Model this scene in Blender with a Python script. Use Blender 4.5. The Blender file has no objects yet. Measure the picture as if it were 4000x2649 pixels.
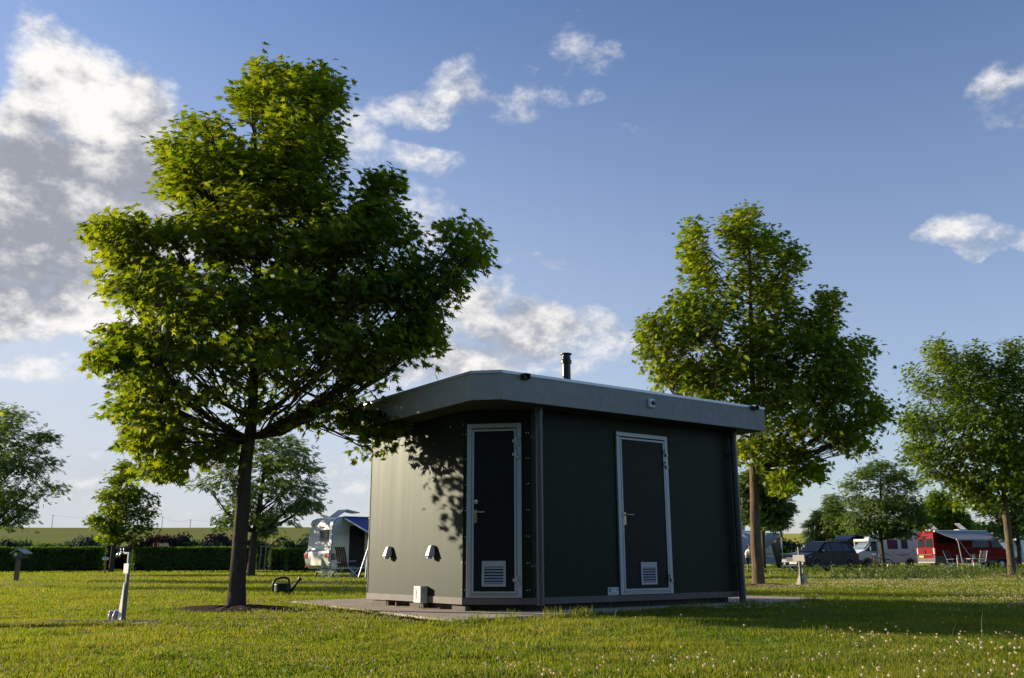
import bpy, bmesh, math, random
import numpy as np
from mathutils import Vector, Matrix, Euler
R = math.radians
rng = np.random.default_rng(7); random.seed(7)
S = bpy.context.scene
COL = S.collection

# ------------------------------------------------------------------ camera, sky, sun, exposure
F = 3555.0; TH = .2401; RO = .0041; H = .62          # focal length in photo pixels, pitch, roll, eye height
cam = bpy.data.objects.new('camera', bpy.data.cameras.new('camera')); COL.objects.link(cam)
cam.data.sensor_width = 36; cam.data.lens = F/4000*36; cam.data.clip_end = 3000; cam.data.clip_start = .05
cam.matrix_world = Matrix.Translation((0, 0, H)) @ Matrix.Rotation(math.pi/2+TH, 4, 'X') @ Matrix.Rotation(-RO, 4, 'Z')
S.camera = cam
SUN = Vector((-.915, .403, 0)).normalized(); SUN_EL = R(13.0)
SUNV = Vector((SUN.x*math.cos(SUN_EL), SUN.y*math.cos(SUN_EL), math.sin(SUN_EL)))
sl = bpy.data.lights.new('sun', 'SUN'); sl.energy = 5.0; sl.angle = R(.53); sl.color = (1.0, .86, .66)
so = bpy.data.objects.new('sun', sl); COL.objects.link(so); so.rotation_euler = SUNV.to_track_quat('Z', 'Y').to_euler()
S.view_settings.view_transform = 'Standard'; S.view_settings.look = 'None'; S.view_settings.gamma = 1
S.view_settings.exposure = .72

def ray(px, py):
    a = px-2000; b = py-1324.5; cr, sr = math.cos(RO), math.sin(RO)
    u = a*cr-b*sr; v = a*sr+b*cr; c, s = math.cos(TH), math.sin(TH)
    x = u/F; z = -v/F
    return np.array([x, c-z*s, s+z*c])
def gnd(px, py, z=0.):
    r = ray(px, py); t = (z-H)/r[2]; return Vector((r[0]*t, r[1]*t, z))
def at(px, py, Y):
    r = ray(px, py); t = Y/r[1]; return Vector((r[0]*t, r[1]*t, H+r[2]*t))
def pxm(p):                                            # photo pixels per metre at a world point
    return F/(p[1]*math.cos(TH)+(p[2]-H)*math.sin(TH))
def onplane(P, d, px, py):                             # vertical plane through P along d -> (s, z)
    r = ray(px, py); n = (-d[1], d[0]); t = (P[0]*n[0]+P[1]*n[1])/(r[0]*n[0]+r[1]*n[1])
    q = r*t; return ((q[0]-P[0])*d[0]+(q[1]-P[1])*d[1], H+q[2])

# world
W = bpy.data.worlds.new('World'); S.world = W; W.use_nodes = True
nt = W.node_tree; N = nt.nodes; L = nt.links; N.clear()
def nd(t, **k):
    n = N.new(t)
    for a, b in k.items(): setattr(n, a, b)
    return n
def mth(op, a, b=None, c=None, clamp=False):
    n = nd('ShaderNodeMath', operation=op); n.use_clamp = clamp
    for i, v in enumerate((a, b, c)):
        if v is None: continue
        if isinstance(v, (int, float)): n.inputs[i].default_value = v
        else: L.new(v, n.inputs[i])
    return n.outputs[0]
def vdot(a, v):
    n = nd('ShaderNodeVectorMath', operation='DOT_PRODUCT'); L.new(a, n.inputs[0]); n.inputs[1].default_value = v; return n.outputs['Value']
sky = nd('ShaderNodeTexSky'); sky.sky_type = 'NISHITA'; sky.sun_disc = False
sky.sun_elevation = SUN_EL; sky.sun_rotation = math.atan2(SUN.x, SUN.y)
sky.air_density = 1.0; sky.dust_density = .6; sky.ozone_density = 2.0; sky.altitude = 300
tc = nd('ShaderNodeTexCoord'); G = tc.outputs['Generated']
warp = nd('ShaderNodeTexNoise'); warp.inputs['Scale'].default_value = 9; warp.inputs['Detail'].default_value = 6
L.new(G, warp.inputs['Vector'])
wv = nd('ShaderNodeVectorMath', operation='MULTIPLY_ADD'); L.new(warp.outputs['Color'], wv.inputs[0])
wv.inputs[1].default_value = (.11, .11, .11); 
wsub = nd('ShaderNodeVectorMath', operation='ADD'); L.new(G, wsub.inputs[0]); wsub.inputs[1].default_value = (-.055, -.055, -.055)
L.new(wsub.outputs[0], wv.inputs[2]); GW = wv.outputs[0]
def fbm(scale, detail, rough, vec=None, stretch=None, off=(0, 0, 0)):
    v = vec or G
    m = nd('ShaderNodeMapping'); L.new(v, m.inputs['Vector']); m.inputs['Location'].default_value = off
    m.inputs['Scale'].default_value = stretch or (1, 1, 1)
    n = nd('ShaderNodeTexNoise'); n.inputs['Scale'].default_value = scale; n.inputs['Detail'].default_value = detail
    n.inputs['Roughness'].default_value = rough; L.new(m.outputs[0], n.inputs['Vector']); return n.outputs['Fac']
# each cloud bank: centre, half width, half height (as seen from the camp), tilt, thickness, greyness
CL = [(330, 400, 250, 150, -38, 1.2, .0), (560, 520, 110, 170, 0, 1.0, .1), (40, 470, 110, 75, 0, 1.1, .05), (90, 320, 70, 60, -40, .65, 0),
      (230, 640, 330, 90, 5, 1.1, .2), (300, 860, 420, 200, 0, 1.0, .62), (-60, 880, 250, 260, 0, 1.0, .72), (620, 800, 150, 250, 0, .9, .6),
      (300, 1060, 200, 60, 15, .8, .1), (60, 1200, 170, 90, 0, .9, .15), (420, 1200, 260, 120, 0, .95, .25), (140, 1435, 100, 38, 0, .85, .1), (330, 1440, 120, 30, 0, .5, .3),
      (1830, 330, 110, 90, 20, .8, .1), (1640, 430, 210, 70, 22, .74, .15), (2250, 200, 95, 62, 5, .8, .15), (2020, 370, 100, 70, 10, .5, .2),
      (2230, 390, 90, 30, 0, .38, .2), (1400, 610, 85, 140, 0, .85, .05), (1620, 680, 120, 50, 15, .55, .15), (1660, 900, 90, 90, 30, .7, .2),
      (1830, 1190, 160, 110, -10, .95, .15), (2130, 1300, 260, 85, -8, .95, .35), (1800, 1370, 260, 110, 0, .95, .6), (2340, 1420, 110, 55, 0, .75, .2), (1950, 1120, 60, 50, 30, .6, .1),
      (2130, 1000, 120, 32, -20, .65, .15), (1990, 985, 40, 25, 0, .5, .1), (3710, 912, 100, 48, -5, .9, .25), (3830, 920, 100, 35, 0, .55, .3), (3990, 905, 60, 25, 0, .4, .2),
      (3980, 370, 110, 110, 25, .62, .3), (2520, 540, 80, 25, 5, .28, .2),
      (1330, 1850, 190, 70, 0, .7, .5), (700, 1800, 300, 60, 0, .5, .5), (200, 1850, 300, 80, 0, .45, .6), (500, 1980, 500, 50, 0, .45, .6), (2000, 1950, 400, 60, 0, .5, .5),
      (3180, 1960, 260, 35, 0, .42, .4), (3800, 1990, 250, 35, 0, .35, .4), (1300, 2000, 300, 40, 0, .4, .6)]
mask = None; grey = None
for (px, py, rx, ry, rot, amp, g) in CL:
    if px < 700 and 350 < py < 1300: amp *= 1.75
    elif rx*ry > 12000 and 1000 < py < 1400: amp *= 1.45
    elif px > 1900: amp *= .85
    c = ray(px, py); c = c/np.linalg.norm(c); k = F*np.linalg.norm(ray(px, py))
    rt = np.cross(c, [0, 0, 1]); rt /= np.linalg.norm(rt); up = np.cross(rt, c)
    a = R(rot); e1 = rt*math.cos(a)+up*math.sin(a); e2 = -rt*math.sin(a)+up*math.cos(a)
    sc = F*1.0
    e1 = e1/(rx*1.6/sc); e2 = e2/(ry*1.6/sc)
    x = mth('SUBTRACT', vdot(GW, tuple(e1)), float(e1@c)); y = mth('SUBTRACT', vdot(GW, tuple(e2)), float(e2@c))
    d2 = mth('ADD', mth('MULTIPLY', x, x), mth('MULTIPLY', y, y))
    front = mth('GREATER_THAN', vdot(G, tuple(c)), 0.3)
    m = mth('MULTIPLY', mth('MULTIPLY', mth('SUBTRACT', 1.0, mth('MINIMUM', d2, 1.0)), amp), front)
    mask = m if mask is None else mth('MAXIMUM', mask, m)
    gm = mth('MULTIPLY', m, g+.001)
    grey = gm if grey is None else mth('ADD', grey, gm)
wsum = mth('MAXIMUM', mask, .05)
n1 = fbm(24, 9, .62, G, (1, 1, 1.5)); n2 = fbm(8, 5, .55, G, (1, 1, 1.8), (3, 1, 2)); n3 = fbm(7, 6, .55, G, (1, 1, 1.5), (7, 2, 1))
sh_ = (.012*SUN.x, .012*SUN.y, .014*1.5); n1b = fbm(24, 9, .62, G, (1, 1, 1.5), sh_)
nn = mth('ADD', mth('MULTIPLY', n1, .6), mth('MULTIPLY', n2, .4))
dens = mth('ADD', mth('MULTIPLY', mask, .62), mth('MULTIPLY', mth('SUBTRACT', nn, .5), 2.5))
def mr(v, a, b, c=0., d=1., smooth=True):
    n = nd('ShaderNodeMapRange'); n.interpolation_type = 'SMOOTHSTEP' if smooth else 'LINEAR'
    L.new(v, n.inputs['Value']); 
    for i, q in zip(('From Min', 'From Max', 'To Min', 'To Max'), (a, b, c, d)): n.inputs[i].default_value = q
    return n.outputs[0]
alpha = mth('MULTIPLY', mr(dens, .06, .86), mr(mask, .02, .2))
thick = mr(dens, .45, 1.0)
gr = mr(mth('ADD', mth('ADD', mth('MULTIPLY', mth('DIVIDE', grey, wsum), .62), mth('MULTIPLY', mth('SUBTRACT', n3, .5), 1.7)), mth('ADD', mth('MULTIPLY', mth('SUBTRACT', n1, .5), -.9), mth('MULTIPLY', mth('SUBTRACT', n1b, n1), 2.0))), -.35, 1.0)
cc = nd('ShaderNodeMixRGB'); cc.inputs['Color1'].default_value = (6.6, 6.45, 6.3, 1); cc.inputs['Color2'].default_value = (2.3, 2.45, 2.85, 1)
L.new(gr, cc.inputs['Fac'])
# pale haze low in the sky, deeper blue higher up
sep = nd('ShaderNodeSeparateXYZ'); L.new(G, sep.inputs[0])
hz = nd('ShaderNodeMixRGB'); hz.inputs['Color2'].default_value = (4.1, 4.3, 4.7, 1)
L.new(mth('MULTIPLY', mr(sep.outputs['Z'], .0, .62, 1, 0, True), mth('MULTIPLY', mr(sep.outputs['X'], -.6, .5, 1.0, .38), mr(sep.outputs['Y'], -.4, .4, .2, 1))), hz.inputs['Fac'])
tint = nd('ShaderNodeMixRGB', blend_type='MULTIPLY'); tint.inputs['Fac'].default_value = 1; tint.inputs['Color2'].default_value = (1.07, 1.09, 1.3, 1)
L.new(sky.outputs[0], tint.inputs['Color1']); L.new(tint.outputs[0], hz.inputs['Color1'])
mx = nd('ShaderNodeMixRGB'); L.new(alpha, mx.inputs['Fac']); L.new(hz.outputs[0], mx.inputs['Color1']); L.new(cc.outputs[0], mx.inputs['Color2'])
bg = nd('ShaderNodeBackground'); bg.inputs['Strength'].default_value = .092; L.new(mx.outputs[0], bg.inputs['Color'])
wo = nd('ShaderNodeOutputWorld'); L.new(bg.outputs[0], wo.inputs['Surface'])

# ------------------------------------------------------------------ materials
MATS = {}
def mat(name, col, rough=.6, metal=0., var=0., vs=6., bump=0., bs=60., col2=None, spec=.5, stretch=(1, 1, 1), coat=0., stint=None):
    if name in MATS: return MATS[name]
    m = bpy.data.materials.new(name); m.use_nodes = True; t = m.node_tree; b = t.nodes['Principled BSDF']
    b.inputs['Roughness'].default_value = rough; b.inputs['Metallic'].default_value = metal
    b.inputs['Specular IOR Level'].default_value = spec; b.inputs['Coat Weight'].default_value = coat
    b.inputs['Base Color'].default_value = (*col, 1)
    if stint: b.inputs['Specular Tint'].default_value = (*stint, 1)
    if var or bump or col2:
        c = t.nodes.new('ShaderNodeTexCoord'); mp = t.nodes.new('ShaderNodeMapping'); t.links.new(c.outputs['Object'], mp.inputs[0]); mp.inputs['Scale'].default_value = stretch
    if var or col2:
        n = t.nodes.new('ShaderNodeTexNoise'); n.inputs['Scale'].default_value = vs; n.inputs['Detail'].default_value = 6; n.inputs['Roughness'].default_value = .65
        t.links.new(mp.outputs[0], n.inputs['Vector'])
        r = t.nodes.new('ShaderNodeMapRange'); r.inputs['From Min'].default_value = .3; r.inputs['From Max'].default_value = .7
        t.links.new(n.outputs['Fac'], r.inputs['Value'])
        x = t.nodes.new('ShaderNodeMixRGB'); t.links.new(r.outputs[0], x.inputs['Fac'])
        c2 = col2 or tuple(v*(1+var) for v in col); c1 = col if col2 else tuple(v*(1-var) for v in col)
        x.inputs['Color1'].default_value = (*c1, 1); x.inputs['Color2'].default_value = (*c2, 1)
        t.links.new(x.outputs[0], b.inputs['Base Color'])
    if bump:
        n = t.nodes.new('ShaderNodeTexNoise'); n.inputs['Scale'].default_value = bs; n.inputs['Detail'].default_value = 5
        t.links.new(mp.outputs[0], n.inputs['Vector'])
        bp = t.nodes.new('ShaderNodeBump'); bp.inputs['Strength'].default_value = bump; bp.inputs['Distance'].default_value = .02
        t.links.new(n.outputs['Fac'], bp.inputs['Height']); t.links.new(bp.outputs[0], b.inputs['Normal'])
    MATS[name] = m; return m
def leafmat(name, ca, cb, trans, tmix=.45, gloss=.06, patch=.35, rough=.45):
    m = bpy.data.materials.new(name); m.use_nodes = True; t = m.node_tree; t.nodes.clear(); n = t.nodes.new; l = t.links.new
    g = n('ShaderNodeNewGeometry'); c = n('ShaderNodeTexCoord'); no = n('ShaderNodeTexNoise'); no.inputs['Scale'].default_value = patch; no.inputs['Detail'].default_value = 3
    l(c.outputs['Object'], no.inputs['Vector'])
    ad = n('ShaderNodeMath'); ad.operation = 'MULTIPLY_ADD'; l(no.outputs['Fac'], ad.inputs[0]); ad.inputs[1].default_value = 1.6; ad.inputs[2].default_value = -.8
    a2 = n('ShaderNodeMath'); a2.operation = 'MULTIPLY_ADD'; a2.use_clamp = True; l(g.outputs['Random Per Island'], a2.inputs[0]); a2.inputs[1].default_value = .8; l(ad.outputs[0], a2.inputs[2])
    a3 = n('ShaderNodeMath'); a3.operation = 'ADD'; a3.use_clamp = True; l(a2.outputs[0], a3.inputs[0]); a3.inputs[1].default_value = .1
    x = n('ShaderNodeMixRGB'); l(a3.outputs[0], x.inputs['Fac']); x.inputs['Color1'].default_value = (*ca, 1); x.inputs['Color2'].default_value = (*cb, 1)
    y = n('ShaderNodeMixRGB'); y.blend_type = 'MULTIPLY'; y.inputs['Fac'].default_value = 1; l(x.outputs[0], y.inputs['Color1']); y.inputs['Color2'].default_value = (*trans, 1)
    d = n('ShaderNodeBsdfDiffuse'); l(x.outputs[0], d.inputs['Color']); tr = n('ShaderNodeBsdfTranslucent'); l(y.outputs[0], tr.inputs['Color'])
    mi = n('ShaderNodeMixShader'); mi.inputs[0].default_value = tmix; l(d.outputs[0], mi.inputs[1]); l(tr.outputs[0], mi.inputs[2])
    gl = n('ShaderNodeBsdfGlossy'); gl.inputs['Roughness'].default_value = rough; gl.inputs['Color'].default_value = (.8, .85, .8, 1)
    m2 = n('ShaderNodeMixShader'); m2.inputs[0].default_value = gloss; l(mi.outputs[0], m2.inputs[1]); l(gl.outputs[0], m2.inputs[2])
    o = n('ShaderNodeOutputMaterial'); l(m2.outputs[0], o.inputs[0]); MATS[name] = m; return m

# ------------------------------------------------------------------ mesh helpers
class MB:
    def __init__(s): s.v = []; s.f = []; s.mi = []; s.cur = 0
    def add(s, vs, fs):
        o = len(s.v); s.v += [tuple(map(float, p)) for p in vs]
        for f in fs: s.f.append([i+o for i in f]); s.mi.append(s.cur)
        return s
    def box(s, c, d, M=None, tp=(1, 1)):
        x, y, z = (k/2 for k in d); vs = []
        for sz in (-1, 1):
            kx, ky = (tp if sz > 0 else (1, 1))
            for sx, sy in ((-1, -1), (1, -1), (1, 1), (-1, 1)): vs.append(Vector((sx*x*kx, sy*y*ky, sz*z)))
        if M is not None: vs = [M @ v for v in vs]
        vs = [v+Vector(c) for v in vs]
        return s.add(vs, [(3, 2, 1, 0), (4, 5, 6, 7), (0, 1, 5, 4), (1, 2, 6, 5), (2, 3, 7, 6), (3, 0, 4, 7)])
    def b2(s, a, b):
        return s.box([(p+q)/2 for p, q in zip(a, b)], [abs(q-p) for p, q in zip(a, b)])
    def tube(s, pts, rad, n=8, cap=True):
        pts = [Vector(p) for p in pts]; 
        if not hasattr(rad, '__len__'): rad = [rad]*len(pts)
        rings = []; ref = Vector((0, 0, 1)); 
        T0 = (pts[1]-pts[0]).normalized(); ref = Vector((1, 0, 0)) if abs(T0.z) > .9 else Vector((0, 0, 1))
        A = T0.cross(ref).normalized()
        for i, p in enumerate(pts):
            T = (pts[min(i+1, len(pts)-1)]-pts[max(i-1, 0)]).normalized()
            A = (A-T*A.dot(T)).normalized(); B = T.cross(A)
            rings.append([p+(A*math.cos(2*math.pi*k/n)+B*math.sin(2*math.pi*k/n))*rad[i] for k in range(n)])
        vs = [v for r in rings for v in r]; fs = []
        for i in range(len(pts)-1):
            for k in range(n): fs.append((i*n+k, i*n+(k+1) % n, (i+1)*n+(k+1) % n, (i+1)*n+k))
        if cap: fs.append(tuple(range(n))[::-1]); fs.append(tuple((len(pts)-1)*n+k for k in range(n)))
        return s.add(vs, fs)
    def prism(s, poly, z0, z1, f=None):
        n = len(poly); f = f or (lambda x, y, z: (x, y, z))
        vs = [f(x, y, z0) for x, y in poly]+[f(x, y, z1) for x, y in poly]
        fs = [tuple(range(n))[::-1], tuple(range(n, 2*n))]+[(i, (i+1) % n, n+(i+1) % n, n+i) for i in range(n)]
        return s.add(vs, fs)
    def lathe(s, prof, n=16, M=None, c=(0, 0, 0)):
        vs = []; fs = []
        for r, z in prof:
            for k in range(n):
                v = Vector((r*math.cos(2*math.pi*k/n), r*math.sin(2*math.pi*k/n), z))
                if M is not None: v = M @ v
                vs.append(v+Vector(c))
        for i in range(len(prof)-1):
            for k in range(n): fs.append((i*n+k, i*n+(k+1) % n, (i+1)*n+(k+1) % n, (i+1)*n+k))
        fs.append(tuple(range(n))[::-1]); fs.append(tuple((len(prof)-1)*n+k for k in range(n)))
        return s.add(vs, fs)
    def quad(s, *p): return s.add(p, [tuple(range(len(p)))])
    def build(s, name, m, parent=None, smooth=False, bevel=0, solid=0, seg=2):
        me = bpy.data.meshes.new(name); me.from_pydata(s.v, [], s.f); me.validate()
        for k in (m if isinstance(m, (list, tuple)) else [m]): me.materials.append(k)
        if any(s.mi) and len(me.polygons) == len(s.mi): me.polygons.foreach_set('material_index', s.mi)
        bm = bmesh.new(); bm.from_mesh(me); bmesh.ops.recalc_face_normals(bm, faces=bm.faces); bm.to_mesh(me); bm.free()
        if smooth: me.polygons.foreach_set('use_smooth', [True]*len(me.polygons))
        o = bpy.data.objects.new(name, me); COL.objects.link(o); o.parent = parent
        if solid: q = o.modifiers.new('s', 'SOLIDIFY'); q.thickness = solid; q.offset = 0
        if bevel:
            q = o.modifiers.new('b', 'BEVEL'); q.width = bevel; q.segments = seg; q.limit_method = 'ANGLE'; q.angle_limit = R(35)
            me.polygons.foreach_set('use_smooth', [True]*len(me.polygons)); w = o.modifiers.new('w', 'WEIGHTED_NORMAL'); w.keep_sharp = True
        return o
def npmesh(name, V, Fc, m, parent=None, smooth=False):      # V (n,3), Fc (k,3|4) arrays
    me = bpy.data.meshes.new(name); me.vertices.add(len(V)); me.vertices.foreach_set('co', np.asarray(V, np.float32).ravel())
    k, w = Fc.shape; me.loops.add(k*w); me.loops.foreach_set('vertex_index', Fc.astype(np.int32).ravel())
    me.polygons.add(k); me.polygons.foreach_set('loop_start', np.arange(0, k*w, w, dtype=np.int32))
    me.polygons.foreach_set('loop_total', np.full(k, w, np.int32)); me.update(calc_edges=True)
    if smooth: me.polygons.foreach_set('use_smooth', np.ones(k, bool))
    me.materials.append(m); o = bpy.data.objects.new(name, me); COL.objects.link(o); o.parent = parent; return o
def tag(o, label=None, cat=None, group=None, kind=None):
    if label: o['label'] = label
    if cat: o['category'] = cat
    if group: o['group'] = group
    if kind: o['kind'] = kind
    return o
def empty(name, loc, rz=0, label=None, cat=None, group=None):
    o = bpy.data.objects.new(name, None); COL.objects.link(o); o.location = loc; o.rotation_euler = (0, 0, rz)
    o.empty_display_size = .2; return tag(o, label, cat, group)
def text(s, size, M, m, name='lettering', parent=None, ext=.002, bold=.0, sx=1):
    c = bpy.data.curves.new(name, 'FONT'); c.body = s; c.size = size; c.align_x = 'CENTER'; c.align_y = 'CENTER'; c.extrude = ext; c.offset = bold
    o = bpy.data.objects.new(name, c); COL.objects.link(o); dg = bpy.context.evaluated_depsgraph_get()
    me = bpy.data.meshes.new_from_object(o.evaluated_get(dg)); bpy.data.objects.remove(o); me.transform(M @ Matrix.Diagonal((sx, 1, 1, 1)))
    me.materials.clear(); me.materials.append(m); q = bpy.data.objects.new(name, me); COL.objects.link(q); q.parent = parent; return q
def frame(P, x, y, z):      # matrix with columns
    m = Matrix.Identity(4)
    for i, a in enumerate((x, y, z)):
        for j in range(3): m[j][i] = a[j]
    for j in range(3): m[j][3] = P[j]
    return m

# ------------------------------------------------------------------ palette
M_ground = None
m_conc = mat('concrete', (.46, .385, .29), .85, var=.22, vs=3, bump=.25, bs=90, spec=.15)
m_soil = mat('soil', (.075, .048, .03), .95, var=.45, vs=14, bump=1.0, bs=25, spec=.05)
m_mulch = mat('mulch', (.22, .15, .08), .95, var=.4, vs=14, bump=1.0, bs=25, spec=.05)
m_alu = mat('brushed_aluminium', (.42, .44, .46), .42, .55, var=.05, vs=20)
m_galv = mat('galvanised_steel', (.13, .14, .13), .5, .4, var=.15, vs=30)
m_steel = mat('polished_steel', (.6, .6, .58), .25, .9)
m_black = mat('black_rubber', (.012, .012, .012), .7)
m_white = mat('white_enamel', (.72, .72, .69), .35, var=.04, vs=4)
m_cream = mat('cream_board', (.72, .66, .55), .6, var=.05, vs=6)
m_glass = mat('dark_glass', (.008, .010, .012), .08, spec=.35)
m_red = mat('tail_lamp_red', (.55, .02, .02), .2, coat=.5); m_orange = mat('signal_orange', (.75, .22, .02), .35)
m_wood = mat('weathered_wood', (.19, .12, .075), .8, var=.35, vs=12, bump=.5, bs=40, stretch=(1, 1, .15))
m_dark = mat('dark_plastic', (.025, .025, .028), .5)

# ------------------------------------------------------------------ ground, hills, paving
PITC = gnd(330, 2444)
SLAB = [(-3.45, 14.75), (-.62, 9.76), (5.01, 14.99), (3.7, 16.9), (1.3, 18.6), (-2.3, 15.9)]
def in_poly(x, y, poly):
    c = np.zeros(x.shape, bool); n = len(poly)
    for i in range(n):
        x0, y0 = poly[i]; x1, y1 = poly[(i+1) % n]
        k = ((y0 > y) != (y1 > y)) & (x < (x1-x0)*(y-y0)/(y1-y0+1e-12)+x0); c ^= k
    return c
def vnoise(x, y, s, seed=0):
    x = x*s+seed*17.3; y = y*s+seed*9.1; xi = np.floor(x); yi = np.floor(y); fx = x-xi; fy = y-yi
    h = lambda a, b: np.modf(np.abs(np.sin(a*127.1+b*311.7+seed)*43758.5453))[0]
    fx = fx*fx*(3-2*fx); fy = fy*fy*(3-2*fy)
    return (h(xi, yi)*(1-fx)+h(xi+1, yi)*fx)*(1-fy)+(h(xi, yi+1)*(1-fx)+h(xi+1, yi+1)*fx)*fy
def grass_ground():
    m = bpy.data.materials.new('lawn'); m.use_nodes = True; t = m.node_tree; b = t.nodes['Principled BSDF']; n = t.nodes.new; l = t.links.new
    c = n('ShaderNodeTexCoord'); 
    def no(s, d=5, st=(1, 1, 1)):
        mp = n('ShaderNodeMapping'); l(c.outputs['Object'], mp.inputs[0]); mp.inputs['Scale'].default_value = st
        q = n('ShaderNodeTexNoise'); q.inputs['Scale'].default_value = s; q.inputs['Detail'].default_value = d; l(mp.outputs[0], q.inputs[0]); return q.outputs['Fac']
    r = n('ShaderNodeValToRGB'); l(no(.35), r.inputs[0]); e = r.color_ramp.elements
    e[0].position = .33; e[0].color = (.06, .12, .006, 1); e[1].position = .7; e[1].color = (.14, .18, .014, 1)
    x = n('ShaderNodeMixRGB'); x.blend_type = 'OVERLAY'; x.inputs[0].default_value = .7; l(r.outputs[0], x.inputs[1]); l(no(14, 6), x.inputs[2])
    l(x.outputs[0], b.inputs['Base Color']); b.inputs['Roughness'].default_value = .9; b.inputs['Specular IOR Level'].default_value = .0
    bp = n('ShaderNodeBump'); bp.inputs['Strength'].default_value = .9; bp.inputs['Distance'].default_value = .06; l(no(22, 6), bp.inputs['Height']); l(bp.outputs[0], b.inputs['Normal'])
    return m
M_ground = grass_ground()
g = MB(); g.quad((-900, -60, 0), (900, -60, 0), (900, 1400, 0), (-900, 1400, 0)); tag(g.build('ground', M_ground), kind='structure')
# crop fields rising behind the camp
def hill(name, x0, x1, hz, m, y0=112, yc=380, y1=620, off=0):
    nx, ny = 70, 50; xs = np.linspace(x0, x1, nx); ys = np.linspace(y0, y1, ny); V = []; 
    for y in ys:
        for x in xs:
            t = min(1, (y-y0)/(yc-y0)); z = hz(x)*(t*t*(3-2*t))*.35+hz(x)*t*.65
            if y > yc: z -= (y-yc)**1.3*.01
            z += (vnoise(np.array(x), np.array(y), .012, 3)-.5)*.5*t
            V.append((x, y, z-.15))
    Fc = [(j*nx+i, j*nx+i+1, (j+1)*nx+i+1, (j+1)*nx+i) for j in range(ny-1) for i in range(nx-1)]
    o = npmesh(name, np.array(V), np.array(Fc), m, smooth=True); return tag(o, kind='structure')
def fieldmat(name, a, b, yrow=.35):
    m = mat(name, a, .95, col2=b, vs=.03, bump=.5, bs=.9, spec=0.); return m
hill('hill', -420, 30, lambda x: .62+380*(141+2*math.sin(x*.02))/3640*1.0-.4, fieldmat('green_barley', (.21, .235, .065), (.26, .26, .09)))
hill('field', 29.5, 480, lambda x: .62+380*(108+33*max(0, 1-(x-30)/55)**2*(3-2*max(0, 1-(x-30)/55)))/3640-.4, fieldmat('ripening_barley', (.42, .39, .07), (.5, .45, .10)))
# paving slabs round the service building
g = MB(); g.prism(SLAB, -.05, .04); sl_o = tag(g.build('paving', m_conc), kind='structure')
t = m_conc.node_tree                                   # joints between the slabs
bk = t.nodes.new('ShaderNodeTexBrick'); bk.inputs['Scale'].default_value = 1; bk.offset = 0; bk.inputs['Brick Width'].default_value = .6; bk.inputs['Row Height'].default_value = .6
bk.inputs['Mortar Size'].default_value = .006; bk.inputs['Color1'].default_value = bk.inputs['Color2'].default_value = (1, 1, 1, 1); bk.inputs['Mortar'].default_value = (.45, .42, .38, 1)
mp = t.nodes.new('ShaderNodeMapping'); tcn = t.nodes.new('ShaderNodeTexCoord'); mp.inputs['Rotation'].default_value = (0, 0, R(53)); t.links.new(tcn.outputs['Object'], mp.inputs[0]); t.links.new(mp.outputs[0], bk.inputs[0])
b_ = t.nodes['Principled BSDF']; src = b_.inputs['Base Color'].links[0].from_socket; mm = t.nodes.new('ShaderNodeMixRGB'); mm.blend_type = 'MULTIPLY'; mm.inputs[0].default_value = 1
t.links.new(src, mm.inputs[1]); t.links.new(bk.outputs['Color'], mm.inputs[2]); t.links.new(mm.outputs[0], b_.inputs['Base Color'])
# asphalt camp road in front of the parked vehicles
m_asph = mat('asphalt', (.05, .05, .05), .9, var=.2, vs=2, bump=.4, bs=60, spec=.2)
g = MB(); a, b = gnd(2900, 2249), gnd(3300, 2245); c, d = gnd(3700, 2234), gnd(4300, 2229)
road = [(9, 44.5), (16, 45), (24, 50), (36, 59), (60, 76), (60, 79), (35, 61.5), (23, 52.5), (15.5, 47.4), (9, 47)]
g.prism(road, -.05, .004); tag(g.build('road', m_asph), kind='structure')
SOIL = []
def soil(P, r, name, m, h=.05, sq=.7, n=40):
    g = MB(); vs = [(P.x, P.y, h)]; fs = []
    rr = [r*(.8+.4*random.random()) for _ in range(n)]
    for j, (k, z) in enumerate(((.3, h), (.65, h*.7), (1, .004))):
        for i in range(n):
            a = 2*math.pi*i/n; q = k*(rr[i]*.5+rr[i-1]*.5); vs.append((P.x+q*math.cos(a), P.y+q*math.sin(a)*sq, z+random.uniform(-.012, .015)*(k < 1)))
    for i in range(n): fs.append((0, 1+i, 1+(i+1) % n))
    for j in range(2):
        for i in range(n): fs.append((1+j*n+i, 1+j*n+(i+1) % n, 1+(j+1)*n+(i+1) % n, 1+(j+1)*n+i))
    g.add(vs, fs)
    for _ in range(int(260*r*r)):                      # crumbs
        a = random.uniform(0, 6.28); q = r*math.sqrt(random.random())*.95; s = random.uniform(.006, .022)
        g.box((P.x+q*math.cos(a), P.y+q*math.sin(a)*sq, h*(1-q/r)*.9+s*.3), (s*1.6, s*1.2, s), Euler((random.random()*3, random.random()*3, random.random()*3)).to_matrix())
    SOIL.append((P.x, P.y, r*.86, sq)); return tag(g.build(name, m), kind='structure')
T1 = gnd(920, 2388); T2 = gnd(2965, 2291); T3 = gnd(3955, 2253)
soil(T1, .95, 'soil', m_soil, .07, .9); soil(T2, 1.3, 'soil', m_mulch, .06, .8); soil(T3, 1.3, 'soil', m_mulch, .08, .8)
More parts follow.
